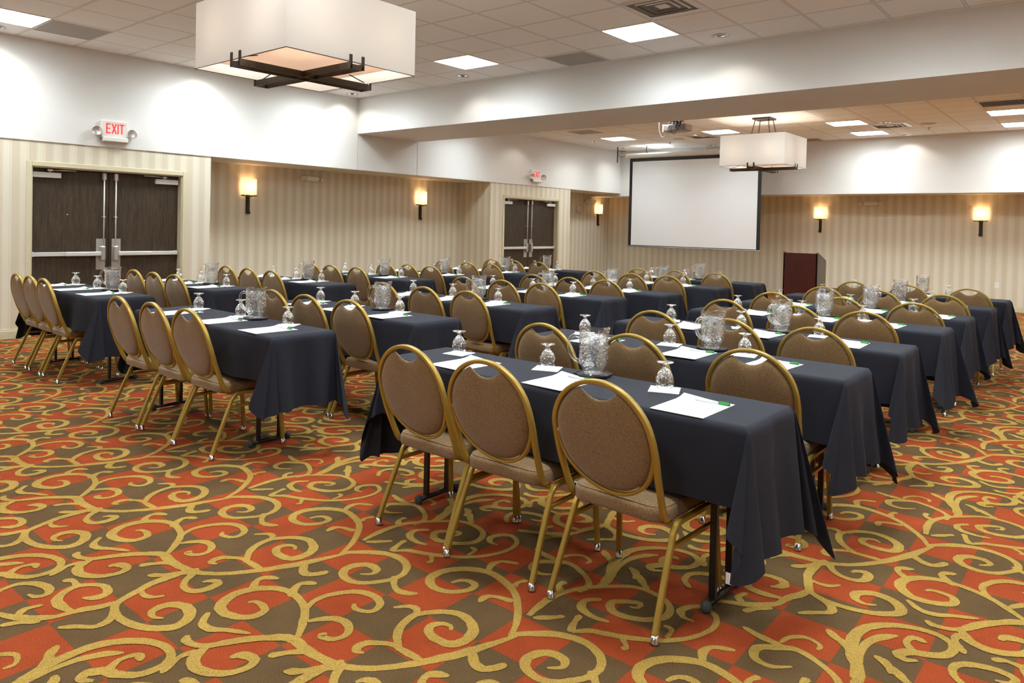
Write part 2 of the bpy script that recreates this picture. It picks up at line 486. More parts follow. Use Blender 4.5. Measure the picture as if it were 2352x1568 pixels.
# floor (carpet with woven vines as slightly raised pile)
P_ = lambda a, b: (600 + a / 3.92, 1180 + b / 3.92)
Q_ = lambda a, b: (100 + a / 3.92, 1180 + b / 3.92)
R_ = lambda a, b: (1840 + a / 3.086, 1060 + b / 3.086)
Z_ = lambda a, b: (a / 1.2196, 1080 + b / 1.2196)
C_ = lambda a, b: (400 + a / 4.2, 960 + b / 4.2)
def ground(px, py):
    v = RR * ((px - CXP) / FPX) - UU * ((py - CYP) / FPX) + FF
    t = -CAM.z / v.z
    p = CAM + v * t
    return (p.x, p.y)
VINES = [
 (P_, 1.1, [(0,1120),(150,1110),(290,1130),(400,1220),(560,1310),(750,1375),(950,1392),(1150,1382),(1400,1345),(1600,1305),(1850,1245),(2050,1180),(2300,1100)]),
 (P_, 1.0, [(720,350),(900,345),(1100,355),(1250,400),(1310,470),(1280,540),(1180,590),(1050,612),(900,622),(790,600),(735,545),(770,490),(870,460),(970,462),(1040,500),(1000,540),(890,542)]),
 (P_, 0.9, [(1200,560),(1195,630),(1230,690),(1320,715),(1410,718)]),
 (P_, 0.9, [(400,440),(365,500),(420,545),(500,540),(590,515)]),
 (P_, 1.05, [(2240,1110),(2300,980),(2310,850),(2285,720),(2200,620),(2060,530),(1900,500),(1740,500),(1600,530),(1522,585),(1540,650),(1640,695),(1760,702),(1880,680),(1925,640),(1870,605),(1790,600),(1710,622)]),
 (P_, 0.8, [(2040,515),(2080,455),(2170,430),(2320,450)]),
 (P_, 0.7, [(2275,660),(2310,620),(2400,600)]),
 (P_, 0.8, [(2265,790),(2130,750),(2030,745),(1960,795)]),
 (C_, 0.9, [(720,680),(830,640),(960,600),(1080,575),(1250,555),(1450,550),(1600,555),(1700,590),(1730,640),(1650,690),(1500,705),(1370,690),(1310,660),(1350,625),(1440,620),(1540,630),(1500,650),(1450,645)]),
 (C_, 0.9, [(1180,575),(1290,540),(1310,490),(1270,440),(1170,430),(1050,430),(975,460),(1010,487),(1130,490)]),
 (C_, 0.9, [(1210,425),(1150,400),(1105,362)]),
 (C_, 0.6, [(1220,415),(1300,400),(1400,400),(1430,425),(1385,440)]),
 (C_, 0.8, [(1060,585),(1075,545),(1145,525)]),
 (C_, 0.9, [(1330,557),(1450,520),(1560,470),(1700,425),(1830,405),(1950,400)]),
 (C_, 0.9, [(1545,480),(1575,440),(1585,400)]),
 (C_, 0.9, [(1670,565),(1675,530),(1695,492)]),
 (C_, 0.9, [(1300,610),(1180,615),(1115,650),(1150,690),(1230,712)]),
 (C_, 0.8, [(740,690),(850,690),(960,685)]),
 (C_, 0.8, [(920,755),(980,720),(1070,680)]),
 (C_, 0.8, [(930,755),(1050,750),(1150,765),(1300,785),(1500,797),(1700,785),(1880,750),(1980,700),(1960,655),(1870,648),(1780,665),(1760,695),(1810,715)]),
 (C_, 0.6, [(1230,785),(1220,820),(1175,832)]),
 (C_, 0.6, [(1530,785),(1610,750),(1580,730)]),
 (Q_, 1.1, [(2290,1110),(2330,1000),(2355,900),(2340,820),(2260,730),(2160,685),(2000,670),(1830,690),(1680,745),(1595,830),(1620,890),(1750,930),(1890,925),(1990,870),(1960,815),(1900,792),(1840,800)]),
 (P_, 0.9, [(395,880),(470,790),(600,735),(780,705),(920,710),(1030,750),(1070,815),(1020,870),(930,880),(840,850),(840,810)]),
 (P_, 0.9, [(420,970),(530,950),(660,945),(760,980),(790,1050),(730,1110),(620,1130),(540,1100),(590,1075)]),
 (P_, 0.9, [(260,750),(310,660),(380,625),(500,630)]),
 (Q_, 0.9, [(1885,685),(1910,615),(1990,575),(2120,585)]),
 (P_, 0.9, [(1450,1330),(1290,1240),(1180,1180),(1050,1165),(950,1165),(870,1200),(860,1240),(925,1255)]),
 (P_, 1.1, [(1240,1230),(1225,1100),(1270,1000),(1380,915),(1520,890),(1680,885),(1820,920),(1900,1000),(1900,1080),(1820,1150),(1700,1175),(1580,1130),(1510,1070),(1530,1010),(1620,990),(1700,1010),(1710,1050)]),
 (P_, 0.8, [(1390,905),(1400,860),(1330,835),(1190,845)]),
 (P_, 1.0, [(1915,1250),(1920,1350),(2000,1400),(2120,1390),(2200,1350)]),
 (P_, 0.9, [(420,1240),(250,1250),(60,1285)]),
 (P_, 0.9, [(720,1375),(500,1395),(350,1420),(200,1420)]),
 (Q_, 1.1, [(1400,500),(1250,530),(1080,590),(950,640),(860,690),(750,750),(650,820),(650,900),(730,970),(880,1020),(1050,1032),(1200,1012),(1310,930),(1300,850),(1200,820),(1080,830),(980,880),(985,930),(1080,942)]),
 (Q_, 1.0, [(1400,510),(1300,580),(1262,650),(1320,695),(1430,690),(1540,650),(1570,615),(1500,605),(1430,618)]),
 (Q_, 0.7, [(880,690),(905,735),(980,752),(1090,740)]),
 (Q_, 0.9, [(620,860),(620,920),(560,980),(450,1020),(300,1018),(130,1025)]),
 (Q_, 1.0, [(680,790),(500,840),(350,865),(250,890),(100,930),(-30,940),(-120,930)]),
 (Q_, 1.0, [(250,880),(150,830),(120,770),(200,700),(300,655),(420,640),(540,650),(580,700),(520,745),(430,760),(350,757)]),
 (Q_, 0.8, [(300,650),(265,605),(170,603)]),
 (Z_, 1.0, [(-40,398),(0,405),(40,412),(90,415),(160,408)]),
 (Z_, 0.9, [(-30,362),(0,338),(50,320),(100,318),(136,330),(132,347),(100,355),(78,348)]),
 (Z_, 0.8, [(48,410),(70,390),(120,378)]),
 (Z_, 0.8, [(0,436),(50,428),(112,425)]),
 (R_, 1.1, [(370,1540),(390,1450),(365,1380),(360,1280),(430,1190),(600,1160),(800,1180),(980,1235),(1080,1310),(1040,1370),(900,1372),(780,1350),(695,1365),(735,1405),(825,1412)]),
 (R_, 0.8, [(790,1345),(745,1280),(800,1250),(890,1288)]),
 (R_, 0.9, [(345,1315),(260,1260),(185,1188)]),
 (R_, 0.9, [(645,1510),(600,1430),(518,1376)]),
 (Q_, 0.9, [(1485,890),(1430,990),(1500,1040),(1650,1050),(1860,1080)]),
 (Q_, 1.0, [(2290,1130),(2050,1120),(1850,1130),(1650,1160),(1480,1190),(1350,1180),(1280,1140),(1300,1095)]),
 (Q_, 1.1, [(1480,1190),(1380,1270),(1345,1340),(1400,1410),(1550,1440),(1700,1430),(1850,1380),(1900,1320),(1840,1282),(1760,1275),(1680,1300)]),
 (Q_, 0.8, [(1390,1240),(1250,1280),(1150,1350),(1060,1440)]),
]
def build_floor():
    mb = MB()
    mb.quad((XR_OUT, YN, 0), (XE, YN, 0), (XE, YFW, 0), (XR_OUT, YFW, 0))
    rnd = random.Random(5)
    PX, PY = 0.93, 1.865
    ribs = []
    for ci, (fn, wd, pts) in enumerate(VINES):
        wp = [ground(*fn(*p)) for p in pts]
        sm = bezsmooth(wp, 4)
        n = len(sm); L = []
        for i, p in enumerate(sm):
            a = Vector(sm[max(i - 1, 0)]); b = Vector(sm[min(i + 1, n - 1)])
            t = (b - a)
            if t.length < 1e-6: t = Vector((1, 0))
            t.normalize(); nn = Vector((-t.y, t.x))
            s = i / (n - 1)
            end = min(1, 0.55 + 0.45 * s / 0.08) if s < 0.08 else (0.35 + 0.65 * (1 - s) / 0.14 if s > 0.86 else 1)
            hw = 0.0165 * wd * end * (1 + 0.18 * math.sin(s * 9 + ci)) 
            L.append((Vector(p), nn, hw))
        ribs.append(L)
    i0, i1 = int((XR_OUT - 7.3) / PX) - 1, int((XE - 7) / PX) + 1
    for ix in range(i0, i1 + 1):
        for iy in range(-2, 9):
            ox, oy = ix * PX, iy * PY
            for ci, L in enumerate(ribs):
                c = L[len(L) // 2][0]
                X, Y = c.x + ox, c.y + oy
                if X < XR_OUT or X > 12.5 or Y < 0.2 or Y > YFW: continue
                # only the part of the floor in or near the view
                d = (X - CAM.x) * FF.x + Y * FF.y; r = (X - CAM.x) * RR.x + Y * RR.y
                if d < 0.5 or abs(r) > 0.95 * d + 1.5: continue
                z = 0.0012 + ci * 0.00002
                vs = []
                for (p, nn, hw) in L:
                    h1 = hw * (1 + rnd.uniform(-.09, .09)); h2 = hw * (1 + rnd.uniform(-.09, .09))
                    a = p + nn * h1; b = p - nn * h2
                    vs.append((min(max(a.x + ox, XR_OUT), XE), min(a.y + oy, YFW), z)); vs.append((min(max(b.x + ox, XR_OUT), XE), min(b.y + oy, YFW), z))
                mb.add(vs, [(2 * k + 1, 2 * k + 3, 2 * k + 2, 2 * k) for k in range(len(L) - 1)], 1)
    return struct(mb.obj('floor', [MT['carpet'], MT['vine']], fix=False))
build_floor()

def slab(x0, x1, y0, y1, z, holes):
    xs = sorted({x0, x1} | {h[i] for h in holes for i in (0, 1)}); ys = sorted({y0, y1} | {h[i] for h in holes for i in (2, 3)})
    mb = MB()
    for a, b in zip(xs, xs[1:]):
        for c, d in zip(ys, ys[1:]):
            mx, my = (a + b) / 2, (c + d) / 2
            if any(h[0] < mx < h[1] and h[2] < my < h[3] for h in holes): continue
            mb.quad((a, c, z), (a, d, z), (b, d, z), (b, c, z))
    return mb

# ceiling fixtures: centres
TA = [(0.845, 2.553, 'square ceiling light panel at the far left edge of the near ceiling bay'),
      (0.845, 4.991, 'square ceiling light panel partly hidden by the large pendant shade'),
      (3.285, 6.82, 'square ceiling light panel just right of the large pendant shade'),
      (5.724, 6.82, 'square ceiling light panel beside the air diffuser in the near ceiling bay'),
      (8.162, 6.35, None), (10.6, 6.82, None), (3.285, 2.553, None), (5.724, 2.553, None), (8.162, 2.553, None), (10.6, 2.553, None),
      (3.285, -0.5, None), (5.724, -0.5, None), (8.162, -0.5, None), (10.6, -0.5, None), (0.845, -0.5, None), (13.0, 6.82, None), (13.0, 2.553, None), (0.845, 6.82, None), (8.162, -3.0, None), (5.724, 4.3, None), (8.162, 4.991, None), (10.6, 4.991, None)]
TA = [t for t in TA if not (t[2] is None and t[0:2] == (3.285, 4.991))]
TB = [(1.33, 13.75, 'square ceiling light panel nearest the left wall in the far ceiling bay'),
      (1.35, 15.45, 'square ceiling light panel directly above the left part of the projection screen'),
      (3.60, 13.75, 'square ceiling light panel just behind the left side of the small pendant'),
      (5.87, 13.75, 'square ceiling light panel left of the far bay air diffuser, nearer the beam'),
      (5.86, 15.30, 'square ceiling light panel close to the far wall, right of the small pendant'),
      (8.20, 13.75, 'square ceiling light panel below the long vent at the right edge'),
      (8.22, 15.30, 'square ceiling light panel at the right edge nearest the far wall'),
      (10.5, 13.75, None), (10.5, 15.3, None), (3.6, 11.2, None), (8.2, 11.2, None), (1.05, 10.1, None), (5.87, 11.2, None), (10.5, 11.2, None)]
DA = [(0.26, 5.02), (0.26, 7.45), (2.68, 7.40), (6.335, 7.40), (0.26, 2.6), (9.99, 7.40), (0.26, 0.2)]
DB = [(2.98, 13.9), (0.64, 13.9), (6.42, 13.98), (6.39, 15.86), (0.5, 11.9), (0.5, 15.4), (2.5, 15.86), (8.6, 15.86), (10.6, 15.86), (4.3, 15.86)]
PW = 0.285; DH = 0.055
holesA = [(x - PW, x + PW, y - PW, y + PW) for x, y, _ in TA] + [(x - DH, x + DH, y - DH, y + DH) for x, y in DA]
holesB = [(x - PW + .015, x + PW - .015, y - PW + .015, y + PW - .015) for x, y, _ in TB] + [(x - DH, x + DH, y - DH, y + DH) for x, y in DB]
struct(slab(0, XE, YN, YB0, H, holesA).obj('ceiling', MT['ceilA'], fix=False))
struct(slab(0, XE, YB1, YF, H2, holesB).obj('ceiling', MT['ceilB'], fix=False))

# beam between the two bays
struct(MB().box(0, XE, YB0, YB1, ZB, H + 0.3).obj('ceiling_beam', MT['beamw']))
# upper bulkheads
struct(MB().box(XR_OUT, 0, YN, YF, ZK, H + 0.3).obj('wall_left_upper', MT['white']))
struct(MB().box(XR_OUT, XE, YF, YFW + .15, ZKF, H + 0.3).obj('wall_far_upper', MT['white']))
# seams of the beam casing on the bulkhead
struct(MB().box(0, 0.004, YB0 - .004, YB0 + .004, ZK + .001, ZB).box(0, 0.004, YB1 - .004, YB1 + .004, ZK + .001, ZB).obj('trim_1', mat('seam_grey', (0.5, 0.48, 0.45), 0.7)))

def paper_wall(name, faces, boxes):
    mb = MB()
    for (b, mi) in boxes: mb.box(*b, mi=mi)
    o = mb.obj(name, [MT['paperY'], MT['paperX']])
    me = o.data
    for p in me.polygons:
        p.material_index = 1 if abs(p.normal.y) > 0.7 else 0
    return struct(o)
D1A, D1B = 2.9816, 4.899
D2A, D2B = 11.559, 13.559
fw = 0.058
def bump(y0, y1, da, db):
    return [((XR_OUT, BX, y0, da + fw, 0, ZK), 0), ((XR_OUT, BX, db - fw, y1, 0, ZK), 0), ((XR_OUT, BX, da + fw, db - fw, ZD, ZK), 0), ((XR_OUT, BX - .25, da + fw, db - fw, 0, ZD), 0)]
paper_wall('wall_left', None, bump(YN, B1, D1A, D1B))
paper_wall('wall_left', None, bump(B2A, B2B, D2A, D2B))
paper_wall('wall_left', None, [((XR_OUT - .1, XR, B1, B2A, 0, ZK), 0)])
paper_wall('wall_left', None, [((XR_OUT - .1, XR, B2B, YFW, 0, ZK), 0)])
paper_wall('wall_far', None, [((XR_OUT - .1, XE, YFW, YFW + .15, 0, ZKF), 1)])
paper_wall('wall_right', None, [((XE, XE + .15, YN, YFW, 0, H + .3), 0)])
paper_wall('wall_back', None, [((XR_OUT, XE, YN - .15, YN, 0, H + .3), 1)])
# baseboards
def base(name, b):
    x0, x1, y0, y1 = b
    mb = MB().box(x0, x1, y0, y1, 0, 0.095, b=0.003)
    if x1 - x0 > y1 - y0: mb.box(x0, x1, y0 + .004, y1, 0.095, 0.108)
    else: mb.box(x0, x1 - .004, y0, y1, 0.095, 0.108)
    struct(mb.obj(name, MT['cream']))
base('baseboard_left', (BX, BX + .014, YN, D1A)); base('baseboard_left', (BX, BX + .014, D1B, B1))
base('baseboard_left', (XR, XR + .014, B1, B2A - .014)); base('baseboard_left', (XR, BX, B2A - .014, B2A))
base('baseboard_left', (BX, BX + .014, B2A, D2A)); base('baseboard_left', (BX, BX + .014, D2B, B2B))
base('baseboard_left', (XR, XR + .014, B2B, YFW)); base('baseboard_far', (XR + .014, XE, YFW - .014, YFW))

# ------------------------------------------------------------------ doors
def make_door(da, db, label, n):
    ya, yb = da + fw, db - fw
    xd = BX - 0.10
    fr = MB()
    for (a, b) in ((da, ya), (yb, db)):
        fr.box(BX, BX + .018, a, b, 0, ZDF, b=.004)
    fr.box(BX, BX + .018, ya, yb, ZD, ZDF, b=.004)
    for a, b in ((ya, ya + .012), (yb - .012, yb)):
        fr.box(xd - .05, BX, a, b, 0, ZD)
    fr.box(xd - .05, BX, ya, yb, ZD - .012, ZD)
    root = struct(fr.obj('door_%d' % n, MT['cream']))
    mid = (ya + yb) / 2
    for s, (a, b) in ((-1, (ya + .014, mid - .003)), (1, (mid + .003, yb - .014))):
        leaf = MB().box(xd - .045, xd, a, b, 0.008, ZD - .016, b=.002).obj('door_leaf', MT['door'], root)
        inner = b if s < 0 else a          # meeting edge
        hinge = a if s < 0 else b
        k = -s                             # direction from meeting edge to hinge is k*-1
        t = lambda d: inner + s * d        # distance from the meeting edge
        lo = lambda d0, d1: (min(t(d0), t(d1)), max(t(d0), t(d1)))
        MB().box(xd, xd + .004, *lo(.035, .145), .755, 1.14, b=.001).obj('lock_plate', MT['steel'], leaf)
        W = abs(hinge - inner)
        pb = MB()
        pb.box(xd + .012, xd + .040, *lo(.10, W - .01), .930, .980, b=.004)
        pb.box(xd + .040, xd + .062, *lo(.10, W * .58), .928, .982, b=.008)
        pb.box(xd, xd + .03, *lo(W - .045, W - .008), .926, .984, b=.004)
        pb.obj('panic_bar', MT['alum'], leaf)
        MB().box(xd, xd + .060, *lo(.048, .105), .865, 1.05, b=.012).obj('latch_case', MT['steel'], leaf)
        MB().tube([(xd + .035, t(.068), 1.04), (xd + .035, t(.068), ZD - .10)], .0085, 8).obj('vertical_rod', MT['alum'], leaf)
        MB().box(xd, xd + .05, *lo(.045, .092), ZD - .115, ZD - .025, b=.008).obj('top_latch', MT['steel'], leaf)
        MB().box(xd, xd + .045, *lo(.05, .086), 1.405, 1.418, b=.003).obj('rod_clamp', MT['steel'], leaf)
        MB().box(xd, xd + .05, *lo(W - .32, W - .015), ZD - .125, ZD - .06, b=.006).obj('closer_body', MT['alum'], leaf)
        ar = MB()
        ar.tube([(xd + .03, t(W - .20), ZD - .06), (xd + .03, t(W - .20), ZD - .035)], .01, 8)
        ar.tube([(xd + .03, t(W - .22), ZD - .034), (xd + .075, t(W - .36), ZD - .030), (xd + .055, t(W - .48), ZD - .028)], .008, 6)
        ar.box(xd + .01, xd + .05, *lo(W - .23, W - .17), ZD - .046, ZD - .022, b=.004)
        ar.obj('closer_arm', MT['steel'], leaf)
        if s < 0:
            MB().tube([(xd, a + (b - a) * .46, 1.43), (xd + .006, a + (b - a) * .46, 1.43)], .009, 10, up=(0, 1, 0)).obj('peephole', MT['chrome'], leaf)
    return root
make_door(D1A, D1B, '', 1)
make_door(D2A, D2B, '', 2)

# ------------------------------------------------------------------ ceiling lights
index_kids()
def troffer(x, y, z, label, pw, grp):
    t = empty('ceiling_light', (x, y, z), label=label, cat='ceiling light', group=grp)
    hb = MB(); d = 0.125
    for (a, b, c, e) in ((-pw, -pw, pw, -pw), (pw, -pw, pw, pw), (pw, pw, -pw, pw), (-pw, pw, -pw, -pw)):
        hb.quad((a, b, 0), (c, e, 0), (c, e, d), (a, b, d))
    hb.obj('housing', MT['white'], t, fix=False)
    fr = MB(); g = .012
    for bx in ((-pw - g, pw + g, -pw - g, -pw), (-pw - g, pw + g, pw, pw + g), (-pw - g, -pw, -pw, pw), (pw, pw + g, -pw, pw)):
        fr.box(bx[0], bx[1], bx[2], bx[3], -.006, -.0005)
    fr.obj('frame', MT['white'], t)
    MB().quad((-pw, -pw, d - .003), (-pw, pw, d - .003), (pw, pw, d - .003), (pw, -pw, d - .003)).obj('light_panel', MT['panel'], t, fix=False)
    lb = MB()
    for k in (-1, 0, 1):
        lb.box(-pw, pw, k * pw * .5 - .002, k * pw * .5 + .002, d - .045, d - .02)
        lb.box(k * pw * .5 - .002, k * pw * .5 + .002, -pw, pw, d - .045, d - .02)
    lb.obj('louver', MT['white'], t)
for x, y, lb in TA: troffer(x, y, H, lb or 'square ceiling light panel outside the picture in the near bay', PW, 'ceiling light panels')
for x, y, lb in TB: troffer(x, y, H2, lb or 'square ceiling light panel of the far bay hidden behind the beam or fittings', PW - .015, 'ceiling light panels')

sl = D.lights.new('downlight', 'SPOT'); sl.energy = SPOT; sl.spot_size = math.radians(125); sl.spot_blend = 0.5; sl.shadow_soft_size = 0.04; sl.color = (1.0, 0.93, 0.83)
DL = ['round downlight near the left wall, beside the pendant shade', 'round downlight in the near ceiling corner above the beam end', 'round downlight above the beam, below the light panel right of the pendant', 'round downlight above the beam, right of the light panel by the diffuser', None, None, None]
DLB = ['round downlight under the hanging projector', 'round downlight by the left wall in the far bay', 'round downlight directly in front of the far bay air diffuser', 'round downlight nearest the far wall, right of the panels', None, None, None, None, None, None]
def downlight(x, y, z, lb):
    t = empty('downlight', (x, y, z), label=lb or 'round recessed ceiling downlight out of view', cat='downlight', group='recessed downlights')
    MB().lathe([(.092, 0), (.092, -.006), (.072, -.008), (.062, -.002), (.055, .03), (.045, .07), (.0, .075)], 24).obj('trim_ring', MT['chrome'], t)
    MB().lathe([(.040, .045), (.0, .045)], 16).obj('lens', MT['glow'], t, fix=False)
    l = D.objects.new('downlight_lamp', sl); col.objects.link(l); l.location = (0, 0, .02); l.parent = t
for (x, y), lb in zip(DA, DL): downlight(x, y, H, lb)
for (x, y), lb in zip(DB, DLB): downlight(x, y, H2, lb)

# ------------------------------------------------------------------ vents and small ceiling things
def grille(x, y, z, label, w=.29, l=.29):
    t = empty('ceiling_vent', (x, y, z), label=label, cat='vent', group='perforated return vents')
    MB().box(-w, w, -l, l, -.004, -.0005).obj('vent_face', MT['vent'], t)
    g = MB()
    for b in ((-w - .012, w + .012, -l - .012, -l), (-w - .012, w + .012, l, l + .012), (-w - .012, -w, -l, l), (w, w + .012, -l, l)):
        g.box(*b, -.008, -.0005)
    g.obj('frame', MT['white'], t)
grille(0.79, 3.16, H, 'grey perforated vent right of the leftmost ceiling panel')
grille(4.51, 7.43, H, 'grey perforated vent against the beam between two light panels', .285, .27)
grille(1.35, 12.45, H2, 'grey perforated vent by the left wall behind the beam', .27, .26)
grille(4.55, 15.80, H2, 'grey perforated vent against the far wall right of the small pendant', .27, .20)
def diffuser_vent(x, y, z, label):
    t = empty('air_diffuser', (x, y, z), label=label, cat='vent')
    g = MB()
    for (r0, r1, z0, z1) in ((.30, .24, -.004, -.012), (.225, .175, .02, -.012), (.16, .11, .02, -.010), (.095, .05, .02, -.008)):
        a = [(-r0, -r0, z0), (r0, -r0, z0), (r0, r0, z0), (-r0, r0, z0)]; b = [(-r1, -r1, z1), (r1, -r1, z1), (r1, r1, z1), (-r1, r1, z1)]
        g.add(a + b, [(i, (i + 1) % 4, 4 + (i + 1) % 4, 4 + i) for i in range(4)])
    g.box(-.05, .05, -.05, .05, -.008, -.004)
    g.obj('louver_rings', MT['alum'], t, fix=False)
    MB().box(-.235, .235, -.235, .235, -.003, -.0008).obj('duct_opening', MT['plenum'], t)
diffuser_vent(6.335, 6.13, H, 'square louvred air diffuser at the top edge of the picture')
diffuser_vent(6.40, 14.42, H2, 'square louvred air diffuser right of the small pendant')
diffuser_vent(3.02, 14.25, H2, 'square louvred air diffuser half hidden behind the small pendant')
t = empty('linear_vent', (8.20, 12.72, H2), label='long slatted dark vent at the right edge of the far bay ceiling', cat='vent')
MB().box(-.25, .28, -.25, .25, -.003, -.0008).obj('duct_opening', MT['dark'], t)
g = MB()
for k in range(22): g.box(-.25 + k * .0245, -.246 + k * .0245, -.25, .25, -.012, -.003)
g.obj('slat', MT['grey'], t)
g = MB()
for b in ((-.29, .32, -.29, -.25), (-.29, .32, .25, .29), (-.29, -.25, -.25, .25), (.28, .32, -.25, .25)): g.box(*b, -.012, -.0005)
g.obj('frame', MT['white'], t)
def speaker(x, y, label):
    t = empty('ceiling_speaker', (x, y, H2), label=label, cat='speaker')
    MB().lathe([(.13, 0), (.13, -.006), (.115, -.008)], 24).obj('rim', MT['white'], t)
    MB().lathe([(.115, -.007), (.06, -.010), (0, -.011)], 24).obj('speaker_grille', mat('grille_beige', (0.5, 0.46, 0.42), 0.8), t, fix=False)
speaker(6.98, 14.45, 'round flush ceiling speaker right of the far bay air diffuser')
speaker(2.43, 14.35, 'round flush ceiling speaker left of the diffuser behind the projector')
def sprinkler(x, y, label):
    t = empty('sprinkler', (x, y, H2), label=label, cat='sprinkler')
    MB().lathe([(.03, 0), (.03, -.006), (.01, -.01), (.008, -.03), (.012, -.035)], 12).obj('sprinkler_body', MT['chrome'], t)
    MB().lathe([(0, -.04), (.02, -.042), (.02, -.045), (0, -.045)], 12).obj('deflector', MT['chrome'], t, fix=False)
sprinkler(6.9, 15.0, 'small ceiling sprinkler right of the far diffuser')
sprinkler(1.95, 14.9, 'small ceiling sprinkler above the projection screen')

# ------------------------------------------------------------------ pendants
def pendant(cx, cy, z0, z1, sx, sy, zc, label, rods=True):
    t = empty('pendant_light', (cx, cy, z0), label=label, cat='pendant light', group='square drum pendants')
    h = z1 - z0; hx, hy = sx / 2, sy / 2
    sh = MB(); th = .004
    def rr(hx, hy, z, r=.005, n=2):
        o = []
        for (qx, qy, a0) in ((hx - r, hy - r, 0), (-hx + r, hy - r, PI / 2), (-hx + r, -hy + r, PI), (hx - r, -hy + r, 1.5 * PI)):
            o += [(x, y, z) for x, y in arc(qx, qy, r, a0, a0 + PI / 2, n)]
        return o
    rings = [rr(hx, hy, 0), rr(hx, hy, h), rr(hx - th, hy - th, h, .003), rr(hx - th, hy - th, 0, .003)]
    n = len(rings[0]); vs = [p for r in rings for p in r]
    sh.add(vs, [(i * n + k, i * n + (k + 1) % n, ((i + 1) % 4) * n + (k + 1) % n, ((i + 1) % 4) * n + k) for i in range(4) for k in range(n)])
    sh.obj('lamp_shade', MT['shade'], t)
    MB().tube(rr(hx, hy, -.001), .003, 6, closed=True).obj('shade_rim', MT['bronze'], t)
    iw = .095
    dfz = .05
    dd = MB().box(-hx + iw, hx - iw, -hy + iw, hy - iw, dfz, dfz + .006)
    dd.obj('diffuser', MT['diffuser'], t)
    cr = MB()
    ex, ey = hx + .012, hy + .012
    for a in (-.052, .052):
        cr.box(-ex, ex, a - .005, a + .005, -.048, -.004)
        cr.box(a - .005, a + .005, -ey, ey, -.052, -.008)
        for s in (-1, 1):
            cr.box(s * ex - .004, s * ex + .004, a - .011, a + .011, -.048, 0.045)
            cr.box(a - .011, a + .011, s * ey - .004, s * ey + .004, -.052, .045)
    for s in (-1, 1):
        cr.box(s * ex - .004, s * ex + .004, -.052, .052, -.048, -.018)
        cr.box(-.052, .052, s * ey - .004, s * ey + .004, -.052, -.022)
    cr.obj('cross_strap', MT['bronze'], t)
    for (a, b) in ((hx, 0), (-hx, 0), (0, hy), (0, -hy)):
        MB().tube([(a * .99, b * .99, h - .012), (0, 0, h + .02)], .005, 6).obj('shade_spider', MT['bronze'], t)
        MB().tube([(a * .99, b * .99, .012), (a * .72, b * .72, dfz)], .004, 6).obj('diffuser_clip', MT['bronze'], t)
    st = MB()
    zt = zc - z0
    st.box(-.15, .15, -.15, .15, zt - .03, zt - .001, b=.004)
    for (a, b) in ((1, 1), (1, -1), (-1, 1), (-1, -1)):
        st.tube([(a * .11, b * .11, zt - .03), (a * .20, b * .20, h * .55)], .007, 8)
    st.obj('ceiling_mount', MT['bronze'], t)
    for (a, b) in ((.30, .30), (-.30, .30), (.30, -.30), (-.30, -.30)):
        MB().lathe([(0, .035), (.022, .02), (.03, 0), (.022, -.02), (0, -.03)], 12, (a, b, .16)).obj('bulb', MT['bulb'], t)
        l = D.lights.new('pendant_bulb', 'POINT'); l.energy = PENDANT / 4; l.color = (1.0, 0.86, 0.70); l.shadow_soft_size = .05
        lo = D.objects.new('pendant_bulb_lamp', l); col.objects.link(lo); lo.location = (a, b, .26); lo.parent = t
pendant(5.055, 3.195, 2.49, 2.955, 1.13, 1.09, H, 'large white square pendant light with bronze cross straps, nearest the camera')
pendant(4.92, 12.46, 2.49, 3.00, 1.07, 1.06, H2, 'smaller looking white square pendant light in front of the projection screen')

# ------------------------------------------------------------------ wall sconces
def sconce(x, y, z, rz, label):
    t = empty('wall_sconce', (x, y, z), rz, label=label, cat='wall sconce', group='fabric shaded wall sconces')
    # local: wall at y=0, room towards -y
    hw = .125; hh = .125; dp = .11
    pts = [(-hw, -.012), (-hw + .02, -dp + .02), (0, -dp), (hw - .02, -dp + .02), (hw, -.012)]
    pts = bezsmooth(pts, 4)
    sh = MB(); vs = []
    for zz in (-hh, hh): vs += [(a, b, zz) for a, b in pts]
    n = len(pts)
    sh.add(vs, [(k, k + 1, n + k + 1, n + k) for k in range(n - 1)], smooth=True)
    sh.obj('lamp_shade', MT['sconce'], t, fix=False)
    br = MB()
    br.box(-.03, .03, -.012, 0, -.42, -.12, b=.003)
    br.box(-.022, .022, -.04, -.012, -.42, -.15, b=.004)
    br.lathe([(0, -.025), (.03, -.02), (.032, 0), (.03, .02), (0, .025)], 12, (0, -.03, -.40))
    br.box(-.115, .115, -.075, -.062, -hh - .018, -hh - .004, b=.002)
    br.box(-.115, .115, -.03, -.018, -hh - .018, -hh - .004, b=.002)
    br.box(-.04, .04, -.08, -.012, -hh - .03, -hh - .016, b=.003)
    for s in (-1, 1): br.box(s * .112 - .005, s * .112 + .005, -.08, -.012, -hh - .018, -hh + .004)
    br.obj('bracket', MT['bronze'], t)
    MB().lathe([(0, .03), (.016, .015), (.02, -.01), (.01, -.03)], 10, (0, -.055, -.02)).obj('bulb', MT['bulb'], t)
    l = D.lights.new('sconce_bulb', 'POINT'); l.energy = SCONCE; l.color = (1.0, 0.55, 0.24); l.shadow_soft_size = .02
    lo = D.objects.new('sconce_lamp', l); col.objects.link(lo); lo.location = (0, -.06, .03); lo.parent = t
sconce(XR, 6.32, 1.93, PI / 2, 'lit fabric wall sconce just right of the left double doors')
sconce(XR, 10.05, 1.915, PI / 2, 'lit fabric wall sconce midway between the two pairs of doors')
sconce(XR, 16.45, 1.90, PI / 2, 'lit fabric wall sconce left of the projection screen')
sconce(4.52, YFW, 1.845, 0, 'lit fabric wall sconce above the lectern, right of the screen')
sconce(7.47, YFW, 1.845, 0, 'lit fabric wall sconce farthest right on the far wall')

